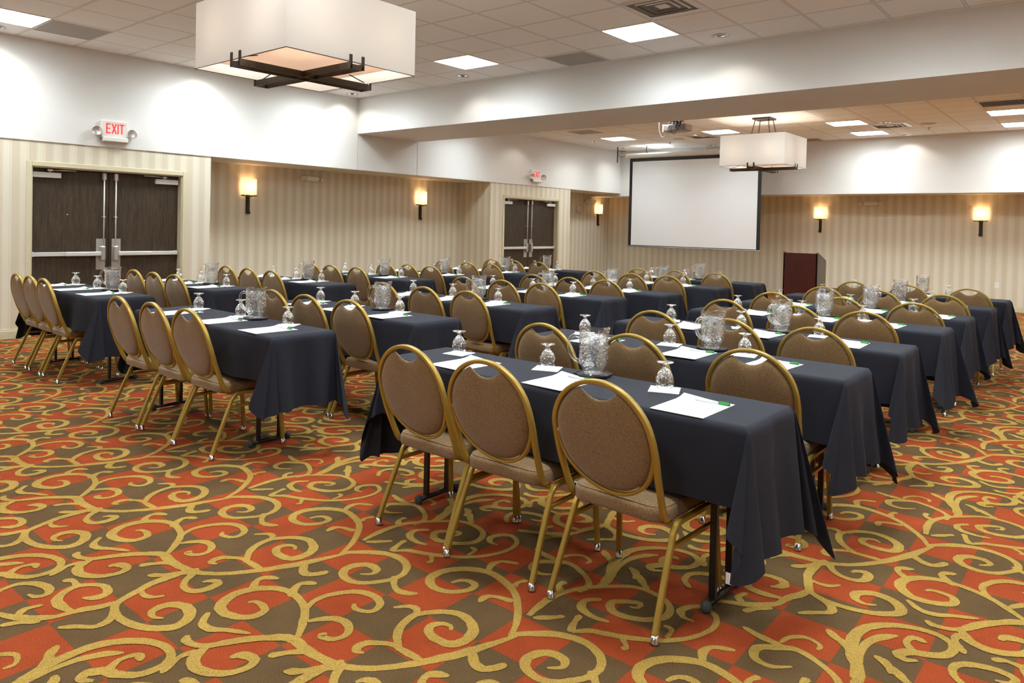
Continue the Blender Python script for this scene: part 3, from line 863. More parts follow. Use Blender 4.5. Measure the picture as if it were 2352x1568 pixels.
# emergency lights
def emergency(x, y, z, rz, label):
    t = empty('emergency_light', (x, y, z), rz, label=label, cat='emergency light', group='twin head emergency lights')
    MB().box(-.14, .14, -.07, 0, -.045, .045, b=.02).obj('battery_case', MT['plastic'], t)
    for s in (-1, 1):
        hd = MB().lathe([(.02, .03), (.04, .01), (.045, -.02), (.043, -.022)], 16)
        o = hd.obj('lamp_head', MT['plastic'], t); o.location = (s * .195, -.06, 0); o.rotation_euler = (math.radians(-60), 0, math.radians(s * 15))
        MB().lathe([(.043, -.018), (.02, -.008), (0, -.004)], 16).obj('lamp_lens', MT['lens'], o, fix=False)
        MB().tube([(s * .13, -.035, 0), (s * .18, -.045, 0)], .008, 6).obj('head_arm', MT['plastic'], t)
emergency(XR, 7.50, 2.135, PI / 2, 'white twin-head emergency light between the first two sconces')
emergency(XR, 16.02, 2.10, PI / 2, 'white twin-head emergency light beside the sconce left of the screen')
emergency(5.53, YFW, 2.05, 0, 'white twin-head emergency light on the far wall between two sconces')

def exit_sign(x, y, z, label, s=1.0):
    t = empty('exit_sign', (x, y, z), PI / 2, label=label, cat='exit sign', group='exit signs with lamp heads')
    W, Hh = .155 * s, .125 * s
    MB().box(-W, W, -.05, 0, -Hh, Hh, b=.006).obj('sign_box', MT['plastic'], t)
    MB().box(-W, W, -.085, -.001, -Hh * 1.06, -Hh * .62, b=.008).obj('battery_base', MT['plastic'], t)
    lt = MB(); f = -.0515; hh = .062; z0 = .03; tw = .016
    def bar(x0, z0_, x1, z1_, w=tw):
        d = Vector((x1 - x0, z1_ - z0_)); n = Vector((-d.y, d.x)).normalized() * w / 2
        q = [(x0 + n.x, z0_ + n.y), (x0 - n.x, z0_ - n.y), (x1 - n.x, z1_ - n.y), (x1 + n.x, z1_ + n.y)]
        lt.add([(a, f, b) for a, b in q] + [(a, f + .002, b) for a, b in q], [(0, 1, 2, 3), (7, 6, 5, 4), (0, 4, 5, 1), (1, 5, 6, 2), (2, 6, 7, 3), (3, 7, 4, 0)])
    b0, t0 = z0 - hh, z0 + hh
    x = -.098
    bar(x, b0, x, t0); bar(x - .008, t0 - .008, x + .045, t0 - .008); bar(x - .008, z0, x + .038, z0); bar(x - .008, b0 + .008, x + .045, b0 + .008)
    x = -.034; bar(x, b0, x + .048, t0); bar(x, t0, x + .048, b0)
    x = .036; bar(x, b0, x, t0)
    x = .082; bar(x, b0, x, t0); bar(x - .030, t0 - .008, x + .030, t0 - .008)
    lt.obj('exit_letters', MT['red'], t)
    for sd in (-1, 1):
        hd = MB().lathe([(.018, .05), (.045, .03), (.058, -.01), (.060, -.03), (.055, -.032)], 20)
        o = hd.obj('lamp_head', MT['plastic'], t); o.location = (sd * (W + .065), -.07, -.01); o.rotation_euler = (math.radians(-80), 0, math.radians(-20 if sd < 0 else -50))
        MB().lathe([(.054, -.028), (.03, -.005), (0, .0)], 20).obj('lamp_lens', MT['lens'], o, fix=False)
        MB().tube([(sd * (W - .01), -.03, -.05), (sd * (W + .05), -.04, -.045)], .014, 8).obj('head_arm', MT['plastic'], t)
exit_sign(0, 3.935, 2.475, 'white EXIT sign with red letters above the left double doors')
exit_sign(0, 12.60, 2.487, 'white EXIT sign with red letters above the far double doors')

# strobe, outlets
t = empty('fire_strobe', (XR, 15.55, 1.87), PI / 2, label='small round white alarm strobe left of the far sconce', cat='alarm')
MB().lathe([(.09, 0), (.09, .02), (.07, .03), (0, .03)], 20).obj('strobe_base', MT['plastic'], t).rotation_euler = (PI / 2, 0, 0)
MB().box(-.025, .025, -.055, -.03, -.03, .03, b=.006).obj('strobe_lens', MT['lens'], t)
def outlet(x, y, z, rz, label, cat='outlet'):
    t = empty('wall_outlet', (x, y, z), rz, label=label, cat=cat, group='wall outlets')
    MB().box(-.036, .036, -.006, 0, -.058, .058, b=.002).obj('cover_plate', MT['plastic'], t)
    g = MB()
    for k in (-.025, .025): g.box(-.014, .014, -.0085, -.006, k - .016, k + .016, b=.003)
    g.obj('socket', MT['penw'], t)
    return t
outlet(1.46, YFW, .40, 0, 'left one of two wall outlets below the projection screen')
t2 = outlet(1.62, YFW, .40, 0, 'right one of two wall outlets below the screen, with a plug in')
MB().tube([(0, -.03, -.02), (0, -.03, -.05), (-.01, -.02, -.12), (.03, -.015, -.25), (.02, -.015, -.39)], .005, 6).box(-.012, .012, -.035, -.008, -.035, -.01).obj('power_plug', MT['black'], t2)
outlet(7.76, YFW, .485, 0, 'single wall outlet low on the far wall at the right')

# ------------------------------------------------------------------ projection screen
YS = 15.12
t = empty('projection_screen', (0, YS, 0), label='pulled-down white projection screen with black border hung before the far wall', cat='projection screen')
X0, X1 = .835, 3.905; ZT, ZBOT = 3.03, 1.0
s = MB().quad((X0 + .075, 0, ZBOT + .04), (X1 - .075, 0, ZBOT + .04), (X1 - .075, 0, ZT - .075), (X0 + .075, 0, ZT - .075))
s.v = [(a, b - .002, c) for a, b, c in s.v]
s.obj('screen_surface', MT['screen'], t, fix=False)
MB().box(X0, X1, 0, .002, ZBOT + .02, ZT).obj('black_border', MT['sblack'], t)
MB().tube([(X0 - .01, .001, ZBOT + .012), (X1 + .01, .001, ZBOT + .012)], .014, 10).obj('bottom_bar', MT['grey'], t)
MB().box(X0 - .13, X1 + .13, -.02, .12, ZT, ZT + .115, b=.03).obj('screen_housing', mat('housing_grey', (.78, .76, .71), .5), t)
g = MB()
for x in (X0 + .4, X1 - .4):
    g.box(x - .01, x + .01, .04, .06, ZT + .10, H2)
g.obj('ceiling_hanger', MT['black'], t)
t = empty('wall_bracket', (.50, 15.12, 3.12), label='thin black hanging bracket with a cable loop left of the screen housing', cat='bracket')
MB().box(-.01, .01, -.01, .01, -.17, .1985).obj('bracket_rail', MT['black'], t)
MB().tube([(0, 0, .11), (.20, .01, .09)], .006, 6).obj('bracket_arm', MT['black'], t)
MB().tube(bezsmooth([(0, 0, .08), (.02, 0, .0), (.10, .01, -.04), (.19, .02, -.02)], 4), .006, 6).obj('bracket_cable', MT['black'], t)

# projector
t = empty('projector', (3.98, 11.2, 3.07), label='ceiling-hung grey projector wrapped in black cables just behind the beam', cat='projector')
MB().box(-.19, .19, -.13, .13, -.055, .055, b=.015).obj('projector_body', MT['grey'], t)
MB().box(-.215, -.19, -.13, .13, -.065, .06, b=.004).obj('side_panel', MT['penw'], t)
g = MB().box(-.05, .05, -.05, .05, .055, .075).tube([(0, 0, .07), (0, 0, H2 - 3.07)], .02, 10)
g.box(-.09, .09, -.09, .09, H2 - 3.07 - .015, H2 - 3.07 - .001)
g.obj('ceiling_mount', MT['black'], t)
rnd = random.Random(3)
g = MB()
for k in range(9):
    p = [(rnd.uniform(-.10, .14), -.10 + rnd.uniform(-.09, .05), rnd.uniform(-.02, .17)) for _ in range(5)]
    g.tube(bezsmooth(p, 5), .007, 6)
g.tube(bezsmooth([(.0, -.13, .1), (-.04, -.16, -.03), (-.03, -.15, -.09), (.02, -.15, -.10), (.08, -.14, -.02)], 5), .005, 6)
g.obj('cable_bundle', MT['black'], t)
MB().tube(bezsmooth([(-.28, -.1, H2 - 3.07), (-.28, -.12, .0), (-.22, -.13, -.14), (-.15, -.14, -.12), (-.11, -.14, .02), (-.05, -.12, .05)], 6), .005, 6).obj('hanging_cable', mat('beige_cable', (.35, .28, .2), .5), t)

# ------------------------------------------------------------------ lectern
t = empty('lectern', (5.29, 12.5, 0), label='mahogany lectern with taupe sides standing before the far wall', cat='lectern')
HL = 1.095; W = .54; DP = .46
MB().box(0, W, 0, .02, .04, HL - .02, b=.002).obj('front_panel', MT['mahog'], t)
for x in (0, W - .02):
    sd = MB()
    q = [(.0, .0), (DP, .0), (DP, HL - .14), (.03, HL), (.0, HL - .01)]
    vs = [(x, a, b) for a, b in q] + [(x + .02, a, b) for a, b in q]
    n = len(q)
    sd.add(vs, [list(range(n))[::-1], [n + i for i in range(n)]] + [(i, (i + 1) % n, n + (i + 1) % n, n + i) for i in range(n)])
    sd.obj('side_panel', MT['taupe'], t)
sd = MB(); z1, z2 = HL - .03, HL - .165
sd.add([(.02, .02, z1), (W - .02, .02, z1), (W - .02, DP, z2), (.02, DP, z2), (.02, .02, z1 - .02), (W - .02, .02, z1 - .02), (W - .02, DP, z2 - .02), (.02, DP, z2 - .02)], [(0, 1, 2, 3), (7, 6, 5, 4), (0, 4, 5, 1), (1, 5, 6, 2), (2, 6, 7, 3), (3, 7, 4, 0)])
sd.obj('sloped_top', MT['mahog'], t)
MB().box(-.01, W + .01, -.01, DP, 0, .04, b=.003).obj('base_plinth', MT['black'], t)
MB().box(.02, W - .02, .02, DP - .02, .55, .57).obj('shelf', MT['mahog'], t)

# ------------------------------------------------------------------ chair
def chair():
    root = empty('banquet_chair')
    fr = MT['gold']
    sq = .0105; ch = .0035
    SQ = [(sq, sq - ch), (sq - ch, sq), (-sq + ch, sq), (-sq, sq - ch), (-sq, -sq + ch), (-sq + ch, -sq), (sq - ch, -sq), (sq, -sq + ch)]
    for s in (-1, 1):
        rear = bezsmooth([(s * .222, 0, .03), (s * .217, .055, .16), (s * .212, .118, .30), (s * .2105, .135, .338), (s * .2100, .158, .360), (s * .209, .19, .3665), (s * .208, .26, .3665)], 3)
        lg = MB().tube(rear, 0, prof=SQ, up=(1, 0, 0), smooth=False).obj('leg', fr, root)
        MB().lathe([(.0, .002), (.016, .002), (.016, .008), (.013, .012), (.0135, .034), (.0, .034)], 14, (s * .222, 0, 0)).obj('foot_glide', MT['chrome'], lg)
        front = bezsmooth([(s * .226, .485, .03), (s * .221, .474, .16), (s * .2155, .462, .31), (s * .214, .452, .342), (s * .212, .430, .361), (s * .210, .39, .3665), (s * .208, .26, .3665)], 3)
        lg = MB().tube(front, 0, prof=SQ, up=(1, 0, 0), smooth=False).obj('leg', fr, root)
        MB().lathe([(.0, .002), (.016, .002), (.016, .008), (.013, .012), (.0135, .034), (.0, .034)], 14, (s * .226, .485, 0)).obj('foot_glide', MT['chrome'], lg)
        MB().tube([(s * .213, .112, .292), (s * .2165, .463, .292)], 0, prof=[(a * .8, b * .8) for a, b in SQ], up=(1, 0, 0), smooth=False).obj('stretcher', fr, root)
    for yy in (.157, .408):
        MB().box(-.205, .205, yy - .009, yy + .009, .352, .372, b=.003).obj('seat_rail', fr, root)
    # backrest: lean curve y(z)
    LC = [(.36, .14), (.38, .100), (.45, .066), (.557, .022), (.70, -.022), (.80, -.040), (.90, -.054)]
    def ly(z):
        for (a, b), (c, d) in zip(LC, LC[1:]):
            if z <= c: return b + (d - b) * (z - a) / (c - a)
        return LC[-1][1]
    cz, rx, rz = .662, .207, .207
    up_ = []
    right = [(.150, .372), (.180, .374), (.194, .388), (.199, .43), (.205, .53), (.2085, .62), (.207, cz)]
    right = bezsmooth(right, 3)
    top = [(rx * math.cos(a), cz + rz * math.sin(a)) for a in [PI * k / 28 for k in range(1, 28)]]
    path = [(x, (ly(z) if z > .40 else ly(.40) + (0.40 - z) * 1.6), z) for x, z in right] + [(x, ly(z), z) for x, z in top] + [(-x, (ly(z) if z > .40 else ly(.40) + (0.40 - z) * 1.6), z) for x, z in right[::-1]]
    OB = [(.0125, .0060), (.0100, .0088), (-.0100, .0088), (-.0125, .0060), (-.0125, -.0060), (-.0100, -.0088), (.0100, -.0088), (.0125, -.0060)]
    OB = [(b, a) for a, b in OB]
    bf = MB().tube(path, 0, prof=OB, up=(0, 1, 0), smooth=True)
    low = [(rx * .985 * math.cos(a), cz + .215 * math.sin(a)) for a in [PI + PI * k / 24 for k in range(0, 25)]]
    bf.tube([(x, ly(z) + .002, z) for x, z in low], 0, prof=[(a * .8, b * .75) for a, b in OB], up=(0, 1, 0))
    bf.obj('back_frame', fr, root)
    # padded back with the hand-hold scoop at the top
    ol = []
    N = 44
    for k in range(N):
        a = 2 * PI * k / N
        x, z = (rx - .013) * math.cos(a), cz + (rz - .013 if math.sin(a) > 0 else .203) * math.sin(a)
        if math.sin(a) > 0 and abs(x) < .082:
            z = min(z, cz + .140 + .038 * (abs(x) / .082) ** 2)
        ol.append((x, z))
    rings = []
    cx0, cz0 = 0, cz - .03
    for sc_, th in ((.30, -.023), (.62, -.022), (.86, -.0185), (.96, -.012), (1.0, -.003), (1.0, .003), (.96, .011), (.86, .0165), (.62, .020), (.30, .021)):
        rings.append([(cx0 + (x - cx0) * sc_, ly(cz0 + (z - cz0) * sc_) + th, cz0 + (z - cz0) * sc_) for x, z in ol])
    MB().layers(rings).obj('backrest', MT['weave'], root)
    # seat cushion
    rings = []
    def outline(ins):
        o = []; hb, hf = .188 - ins, .203 - ins; y0, y1 = .085 + ins, .455 - ins; r = .055
        for (qx, qy, a0) in ((hf - r, y1 - r * 1.1, 0), (-hf + r, y1 - r * 1.1, PI / 2), (-hb + r * .8, y0 + r * .8, PI), (hb - r * .8, y0 + r * .8, 1.5 * PI)):
            o += arc(qx, qy, r, a0, a0 + PI / 2, 6)
        return o
    for ins, z in ((.012, .372), (.002, .378), (.0, .392), (.0, .415), (.006, .430), (.010, .431), (.024, .440), (.07, .446), (.13, .448)):
        rings.append([(x, y, z + (-.010 * max(0, (y - .36) / .1) if z > .4 else 0)) for x, y in outline(ins)])
    seat = MB().layers(rings).obj('seat', MT['weave'], root)
    MB().tube([(x, y, .4315 - .010 * max(0, (y - .36) / .1)) for x, y in outline(.007)], .0016, 6, closed=True).obj('seat_piping', MT['weave'], seat)
    return root

# ------------------------------------------------------------------ table + cloth
TZ = .742
def table(L=1.8):
    # origin at near right corner of the top, on the floor; table extends to -X and +Y
    root = empty('folding_table')
    MB().box(-L, 0, 0, .43, TZ - .03, TZ - .004, b=.004).obj('tabletop', MT['taupe'], root)
    return root
def table_legs(root, xa, xb):
    for x in (xa, xb):
        lg = MB()
        for y in (.17, .32):
            lg.tube([(x, y, .03), (x, y, TZ - .03)], .0, prof=[(.013, .009), (-.013, .009), (-.013, -.009), (.013, -.009)], up=(0, 1, 0), smooth=False)
        lg.tube([(x, .12, .022), (x, .38, .022)], .013, 8)
        lg.box(x - .012, x + .012, .17, .32, TZ - .06, TZ - .031)
        o = lg.obj('leg', MT['black'], root)
        for y, s in ((.115, -1), (.385, 1)):
            MB().lathe([(0, -.021), (.014, -.019), (.02, -.008), (.02, .008), (.014, .019), (0, .021)], 12, (x, y, .022)).obj('rubber_cap', MT['rubber'], o)

def cloth(L, seed, hf=.285, hb=.43, hl=.50, hr=.45, tagpos=False):
    """draped tablecloth, origin at the near right corner of the top (floor level)"""
    rnd = random.Random(seed)
    z0 = TZ + .003; x0, x1, y0, y1 = -L, .004, -.004, .434
    rc = .012
    NR = 18
    cols_ = []      # each column: (base point, outward dir, drop length, kind, params)
    ph = [rnd.uniform(0, 6.28) for _ in range(12)]
    def side(p, q, out, ha, hb_, n, w):
        for i in range(n):
            t = i / (n - 1)
            cols_.append(((p[0] + (q[0] - p[0]) * t, p[1] + (q[1] - p[1]) * t), out, ha + (hb_ - ha) * t, 'S', (t, w, (q[0] - p[0], q[1] - p[1]))))
    def corner(c, d0, d1, h0, h1, n=34, A=.30, B=.10, k=0):
        for i in range(1, n):
            t = i / n; a = t * PI / 2
            ca, sa = math.cos(a), math.sin(a)
            # distance to the cloth edge in that direction (d0 is outward of the first side)
            ln = ((ca / h0) ** 7 + (sa / h1) ** 7) ** (-1 / 7)
            dg = Vector((d0[0] + d1[0], d0[1] + d1[1])).normalized(); tg = Vector((d1[0] - d0[0], d1[1] - d0[1])).normalized()
            cols_.append((c, (d0[0] * ca + d1[0] * sa, d0[1] * ca + d1[1] * sa), ln, 'C', (t, A, B, dg, tg, ph[k], k)))
    S, E, Nn, Wd = (0, -1), (1, 0), (0, 1), (-1, 0)
    side((x0 + rc, y0), (x1 - rc, y0), S, hf, hf, 40, 0)
    corner((x1 - rc * .6, y0 + rc * .6), S, E, hf, hr, A=rnd.uniform(.16, .24), B=rnd.uniform(.22, .34), k=0)
    side((x1, y0 + rc), (x1, y1 - rc), E, hr, hr, 12, 1)
    corner((x1 - rc * .6, y1 - rc * .6), E, Nn, hr, hb, A=rnd.uniform(.16, .28), B=rnd.uniform(.10, .22), k=1)
    side((x1 - rc, y1), (x0 + rc, y1), Nn, hb, hb, 40, 2)
    corner((x0 + rc * .6, y1 - rc * .6), Nn, Wd, hb, hl, A=.28, B=.1, k=2)
    side((x0, y1 - rc), (x0, y0 + rc), Wd, hl, hl, 12, 3)
    corner((x0 + rc * .6, y0 + rc * .6), Wd, S, hl, hf, A=.26, B=.1, k=3)
    vs = []; n = len(cols_)
    # inner rings on top
    for ins in (.06, .02, .004):
        for (b, o, ln, kd, pr) in cols_:
            x = min(max(b[0], x0 + ins), x1 - ins); y = min(max(b[1], y0 + ins), y1 - ins)
            vs.append((x, y, z0 + (0 if ins > .01 else -.0008)))
    a1, a2 = rnd.uniform(.8, 1.5), rnd.uniform(.8, 1.5)
    tip = lambda h0, h1: math.atan2(h1, h0) / (PI / 2)
    tcc = [min(.88, tip(hf, hr) + .16), min(.85, tip(hr, hb) + .1), .5, .5]
    for j in range(1, NR + 1):
        s = (j / NR)
        for (b, o, ln, kd, pr) in cols_:
            r = ln * s
            if kd == 'S':
                t, wv, dv = pr
                Lh = math.hypot(*dv)
                edge = min(t, 1 - t) * Lh
                fq = 7.0
                env = min(1, edge / .25)
                d = .006 + .05 * min(r, .05) + .016 * a1 * s * math.sin(t * Lh * fq + ph[4 + wv]) * env + .012 * s * a2 * math.sin(t * Lh * fq * 2.3 + ph[8 + wv]) * env
                d += .010 * s
                if wv in (1, 3): d = .008 + .03 * s + .026 * a1 * s * math.sin(t * PI * 3.2 + ph[4 + wv]) + .010 * s * math.sin(t * PI * 7 + ph[8 + wv])
                # flare out towards the corners so the side meets the pleat
                vs.append((b[0] + o[0] * max(d, .004), b[1] + o[1] * max(d, .004), z0 - r + .002))
            else:
                t, A, B, dg, tg, p0, k = pr
                u = math.sin(PI * t)
                out = A * r * u ** 0.8
                tc = tcc[k]
                sw = r * ((-B * math.sin(PI * t / tc) if t < tc else A * .5 * math.sin(PI * (t - tc) / (1 - tc))) + .075 * u * math.sin(7 * PI * t + p0))
                px = dg * (out + .006) + tg * sw + Vector(o) * .01
                drop = math.sqrt(max(r * r - (out * .75) ** 2, 0))
                vs.append((b[0] + px.x, b[1] + px.y, max(z0 - drop + .002, .012)))
    fs = [list(range(n))]
    rows = 3 + NR
    for j in range(rows - 1):
        for i in range(n):
            fs.append((j * n + i, j * n + (i + 1) % n, (j + 1) * n + (i + 1) % n, (j + 1) * n + i))
    mb = MB(); mb.add(vs, fs[:1]); mb.f += [list(f) for f in fs[1:]]; mb.m += [0] * (len(fs) - 1); mb.sm += [True] * (len(fs) - 1)
    return mb

# ------------------------------------------------------------------ small tableware prototypes (origin at their base)
def goblet():
    # stemmed water goblet standing upside down on its rim
    root = empty('water_goblet')
    MB().lathe([(.031, .0), (.0345, .018), (.0385, .038), (.0365, .052), (.029, .070), (.018, .085), (.010, .091)], 22).obj('bowl', MT['cut'], root, fix=False)
    MB().lathe([(.010, .090), (.0125, .094), (.0095, .099), (.012, .104), (.016, .108)], 14).obj('stem', MT['cut'], root, fix=False)
    MB().lathe([(.014, .107), (.034, .1135), (.0355, .1155), (.034, .1175), (.0, .1185)], 22).obj('foot', MT['glass'], root, fix=False)
    return root
def pitcher():
    root = empty('water_pitcher')
    def fn(r, z, a):
        fl = 1.0
        if .045 < z < .15: fl = 1 + .022 * abs(math.cos(9 * a)) 
        up = 0
        if z > .165:
            lip = max(0, math.cos(a)) ** 1.6
            back = max(0, math.cos(a - 2.3)) ** 4
            w_ = (z - .165) / .025
            up = w_ * (.014 * lip + .008 * back)
            r = r + w_ * .006 * lip
        return r * fl, z + up
    MB().lathe([(.0, .004), (.040, .004), (.043, .0), (.045, .008), (.044, .018), (.050, .032), (.0600, .046), (.0612, .075), (.0615, .11), (.0618, .15), (.0622, .165), (.0630, .178), (.0635, .190)], 48, fn=fn).obj('pitcher_body', MT['cut'], root, fix=False)
    hp = bezsmooth([(-.058, 0, .158), (-.082, 0, .163), (-.100, 0, .150), (-.106, 0, .120), (-.099, 0, .085), (-.080, 0, .060), (-.060, 0, .050)], 4)
    MB().tube(hp, 0, prof=[(.008, .004), (.005, .007), (-.005, .007), (-.008, .004), (-.008, -.004), (-.005, -.007), (.005, -.007), (.008, -.004)], up=(0, 1, 0)).obj('handle', MT['glass'], root)
    MB().lathe([(0, .008), (.040, .009), (.041, .018), (.047, .033), (.0555, .047), (.0590, .11), (.0600, .168), (.0, .1690)], 32).obj('iced_water', MT['water'], root, fix=False)
    cub = MB(); rnd = random.Random(8)
    for k in range(9):
        a = rnd.uniform(0, 6.28); r = rnd.uniform(0, .036); z = rnd.uniform(.125, .165); s = rnd.uniform(.009, .012)
        R = Matrix.Rotation(rnd.uniform(0, 3), 3, Vector((rnd.random(), rnd.random(), rnd.random() + .1)).normalized())
        vs = [R @ Vector((x * s, y * s, zz * s)) + Vector((r * math.cos(a), r * math.sin(a), z)) for x in (-1, 1) for y in (-1, 1) for zz in (-1, 1)]
        cub.add(vs, [(0, 1, 3, 2), (4, 6, 7, 5), (0, 4, 5, 1), (2, 3, 7, 6), (0, 2, 6, 4), (1, 5, 7, 3)])
    o = cub.obj('ice', MT['water'], root); o['kind'] = 'stuff'
    return root
def coaster_o():
    mb = MB()
    oc = lambda r, z: [(r * math.cos(PI / 8 + k * PI / 4), r * math.sin(PI / 8 + k * PI / 4), z) for k in range(8)]
    mb.layers([oc(.082, 0), oc(.086, .005), (oc(.086, .013)), oc(.081, .013), oc(.078, .008), oc(.01, .008)], smooth=False)
    return mb.obj('pitcher_coaster', MT['coaster'])
def pad_o():
    root = empty('note_pad')
    mb = MB(); W_, L_ = .105, .142; nx, ny = 6, 8
    top = []; 
    for z in (0, 1):
        for i in range(nx + 1):
            for j in range(ny + 1):
                x = -W_ + 2 * W_ * i / nx; y = -L_ + 2 * L_ * j / ny
                c = .012 * max(0, (j / ny - .75) / .25) ** 2 * max(0, 1 - i / nx * 1.6)
                top.append((x, y, .0 if z == 0 else .0020 + c))
    n1 = (nx + 1) * (ny + 1); fs = []
    for i in range(nx):
        for j in range(ny):
            a = i * (ny + 1) + j; b = (i + 1) * (ny + 1) + j
            fs.append((a, a + 1, b + 1, b)); fs.append((n1 + a, n1 + b, n1 + b + 1, n1 + a + 1))
    for i in range(nx):
        a = i * (ny + 1); b = (i + 1) * (ny + 1); fs.append((a, b, n1 + b, n1 + a)); a += ny; b += ny; fs.append((b, a, n1 + a, n1 + b))
    for j in range(ny):
        a = j; fs.append((a + 1, a, n1 + a, n1 + a + 1)); a = nx * (ny + 1) + j; fs.append((a, a + 1, n1 + a + 1, n1 + a))
    mb.add(top, fs)
    mb.obj('paper_sheets', MT['paper'], root)
    return root
def pen_o():
    root = empty('ballpoint_pen')
    MB().tube([(-.072, 0, .0048), (.025, 0, .0048)], .0042, 8, up=(0, 1, 0)).obj('pen_barrel', MT['penw'], root)
    cp = MB().tube([(.024, 0, .0052), (.068, 0, .0052)], .0052, 8, up=(0, 1, 0)).box(.030, .062, -.0015, .0015, .0100, .0122)
    cp.obj('pen_cap', MT['green'], root)
    return root
def napkin_o(seed):
    rnd = random.Random(seed); mb = MB(); n = 6; h = .062; vs = []
    zz = [[rnd.uniform(0, .0018) for _ in range(n + 1)] for _ in range(n + 1)]
    for lay in (0, 1):
        for i in range(n + 1):
            for j in range(n + 1):
                x = -h + 2 * h * i / n; y = -h + 2 * h * j / n
                e = max(abs(x), abs(y)) / h
                vs.append((x, y, 0 if lay == 0 else .0010 + (zz[i][j] * (e > .7))))
    N1 = (n + 1) ** 2; fs = []
    for i in range(n):
        for j in range(n):
            a = i * (n + 1) + j; b = a + n + 1
            fs.append((a, a + 1, b + 1, b)); fs.append((N1 + a, N1 + b, N1 + b + 1, N1 + a + 1))
        a = i * (n + 1); b = a + n + 1; fs.append((a, b, N1 + b, N1 + a)); a += n; b += n; fs.append((b, a, N1 + a, N1 + b))
        a = i; fs.append((a + 1, a, N1 + a, N1 + a + 1)); a = n * (n + 1) + i; fs.append((a, a + 1, N1 + a + 1, N1 + a))
    mb.add(vs, fs)
    return mb.obj('napkin', MT['napkin'])

# ------------------------------------------------------------------ seating plan (metres)
TAB = {'R': [(8.6285, 2.5152), (8.6373, 3.6283), (8.6446, 4.686), (8.6461, 5.8932), (8.6493, 6.8945), (8.6758, 8.0423), (8.6788, 9.1794)],
       'M': [(5.8904, 2.4423), (5.9849, 3.4715), (5.9648, 4.6697), (5.9318, 5.9034), (6.0433, 6.8358), (6.0357, 8.1103), (6.0578, 9.1783)],
       'L': [(3.2586, 2.5417), (3.1215, 3.6038), (3.2137, 4.7676), (3.2128, 5.9858), (3.30, 6.95), (3.35, 8.10), (3.3924, 9.2288)]}
CH = {'R': [[7.19, 7.655, 8.19], [7.14, 7.69, 8.30], [7.24, 7.76, 8.26], [7.22, 7.76, 8.23], [7.21, 7.79, 8.33], [7.30, 7.81, 8.34], [7.29, 7.83, 8.39]],
      'M': [[4.40, 4.88, 5.34], [4.55, 5.02, 5.50], [4.48, 5.02, 5.52], [4.38, 4.90, 5.38], [4.55, 5.05, 5.50], [4.56, 5.08, 5.55], [4.58, 5.12, 5.68]],
      'L': [[1.84, 2.20, 2.58], [1.80, 2.25, 2.66], [1.66, 2.16, 2.62], [1.66, 2.06, 2.56], [1.95, 2.38, 2.82], [1.92, 2.42, 2.88], [1.90, 2.36, 2.82]]}
GL = {'R': [[6.98, 7.54, 8.15], [7.02, 7.60, 8.05], [7.08, 7.60, 8.11], [7.09, 7.62, 8.07], [7.09, 7.72, 8.22], [7.14, 7.68, 8.16], [7.17, 7.72, 8.13]],
      'M': [[4.39, 4.97, 5.53], [4.48, 4.93, 5.46], [4.34, 4.87, 5.42], [4.31, 4.86, 5.37], [4.48, 5.01, 5.48], [4.48, 4.99, 5.49], [4.48, 4.99, 5.50]],
      'L': [[1.81, 2.32, 2.87], [1.76, 2.24, 2.75], [1.79, 2.26, 2.74], [1.62, 2.15, 2.73], [1.79, 2.35, 2.82], [1.87, 2.35, 2.86], [1.88, 2.36, 2.82]]}
PT = {'R': [7.78, 7.85, 7.86, 7.78, 7.88, 7.88, 7.87], 'M': [5.14, 5.25, 5.18, 5.05, 5.26, 5.22, 5.21], 'L': [2.63, 2.44, 2.48, 2.42, 2.55, 2.67, 2.60]}
YOFF = {'R': [0, -.03, -.02, -.02, .02, .05, .05], 'M': [0, .06, .06, .03, .06, .05, .05], 'L': [.06, .08, .03, .02, .05, .03, .06]}
ROW = ['front', 'second', 'third', 'fourth', 'fifth', 'sixth', 'last']
BLK = {'R': 'right block', 'M': 'middle block', 'L': 'left block'}
SEAT = ['left', 'middle', 'right']

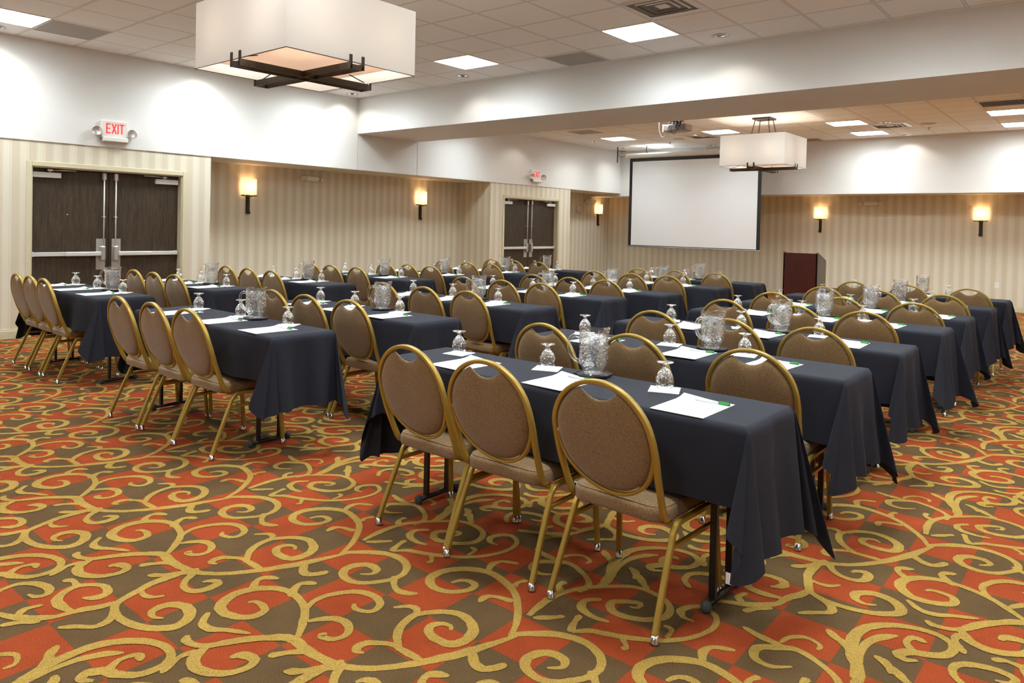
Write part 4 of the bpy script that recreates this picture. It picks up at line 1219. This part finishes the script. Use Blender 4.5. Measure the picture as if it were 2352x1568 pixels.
p_chair = chair(); p_gob = goblet(); p_pit = pitcher(); p_coa = coaster_o(); p_pad = pad_o(); p_pen = pen_o(); p_nap = napkin_o(1)
p_tabR = table(1.84); table_legs(p_tabR, -1.71, -.18)
p_tabM = table(1.76); table_legs(p_tabM, -1.70, -.40)
p_tabL = table(1.62); table_legs(p_tabL, -1.44, -.22)
index_kids()
used = set()
def place(proto, loc, rz, label, cat, group, sc_=None):
    if proto.name in used: o = copy_tree(proto)
    else: used.add(proto.name); o = proto
    o.location = loc; o.rotation_euler = (0, 0, rz)
    if sc_: o.scale = (sc_, sc_, sc_)
    return tag(o, label, cat, group)
rj = random.Random(11)
ZTOP = TZ + .0035
for B in 'RML':
    for r in range(7):
        xe, yn = TAB[B][r]
        y0 = yn - .03
        tn = '%s table of the %s' % (ROW[r], BLK[B])
        place({'R': p_tabR, 'M': p_tabM, 'L': p_tabL}[B], (xe, y0, 0), 0, 'narrow folding table with black legs under a cloth, %s' % tn, 'table', 'folding tables')
        hf = .285 + rj.uniform(-.02, .02)
        cb = cloth({'R': 1.84, 'M': 1.76, 'L': 1.62}[B], 100 + r * 7 + ord(B), hf, rj.uniform(.40, .46), rj.uniform(.45, .52), rj.uniform(.43, .50))
        o = cb.obj('tablecloth', MT['cloth'], None, (xe, y0, 0))
        tag(o, 'navy tablecloth draped over the %s' % tn, 'tablecloth', 'navy tablecloths')
        if r == 0:
            MB().box(-.012, .012, -.001, .001, -.02, .02).obj('care_tag', MT['paper'], o, (-.045, -.012, .215)) if B == 'R' else None
        for k in range(3):
            cx = CH[B][r][k] + rj.uniform(-.004, .004)
            place(p_chair, (cx, yn - .225 + YOFF[B][r] + rj.uniform(-.012, .012), 0), math.radians(rj.uniform(-1.6, 1.6)),
                  'gold framed brown banquet chair, %s seat at the %s' % (SEAT[k], tn), 'chair', 'banquet chairs')
            gx = GL[B][r][k]; gy = yn + .295 + rj.uniform(-.01, .01)
            dxp = {'R': .215, 'M': .10, 'L': -.02}[B]
            px = gx + dxp + rj.uniform(-.01, .01); py = yn + .105 + rj.uniform(-.006, .006)
            prz = math.radians(rj.uniform(-3, 3))
            place(p_pad, (px, py, ZTOP), prz, 'white note pad at the %s seat of the %s' % (SEAT[k], tn), 'note pad', 'white note pads')
            place(p_pen, (px + .035, py + .098, ZTOP + .0028), prz + math.radians(rj.uniform(-4, 4)), 'green capped white pen, %s seat of the %s' % (SEAT[k], tn), 'pen', 'green capped pens')
            nb = gy
            if B != 'R': nb = yn + .315
            place(p_nap, (gx, nb, ZTOP), math.radians(rj.uniform(5, 40)), 'white paper napkin under the goblet, %s seat of the %s' % (SEAT[k], tn), 'napkin', 'white napkins')
            place(p_gob, (gx, nb, ZTOP + .0014), rj.uniform(0, 6), 'upside-down clear water goblet, %s seat of the %s' % (SEAT[k], tn), 'goblet', 'upturned goblets')
        pxx = PT[B][r]; pyy = yn + .325
        place(p_coa, (pxx, pyy, ZTOP), rj.uniform(0, .4), 'black octagonal coaster under the pitcher on the %s' % tn, 'coaster', 'black coasters')
        hz = {'R': math.radians(25 if r == 0 else 70 + rj.uniform(-12, 12)), 'M': math.radians(40 + rj.uniform(-10, 10)), 'L': math.radians(40 + rj.uniform(-15, 15))}[B]
        place(p_pit, (pxx, pyy, ZTOP + .0085), hz, 'clear pitcher of iced water on the %s' % tn, 'pitcher', 'iced water pitchers', 1.05)
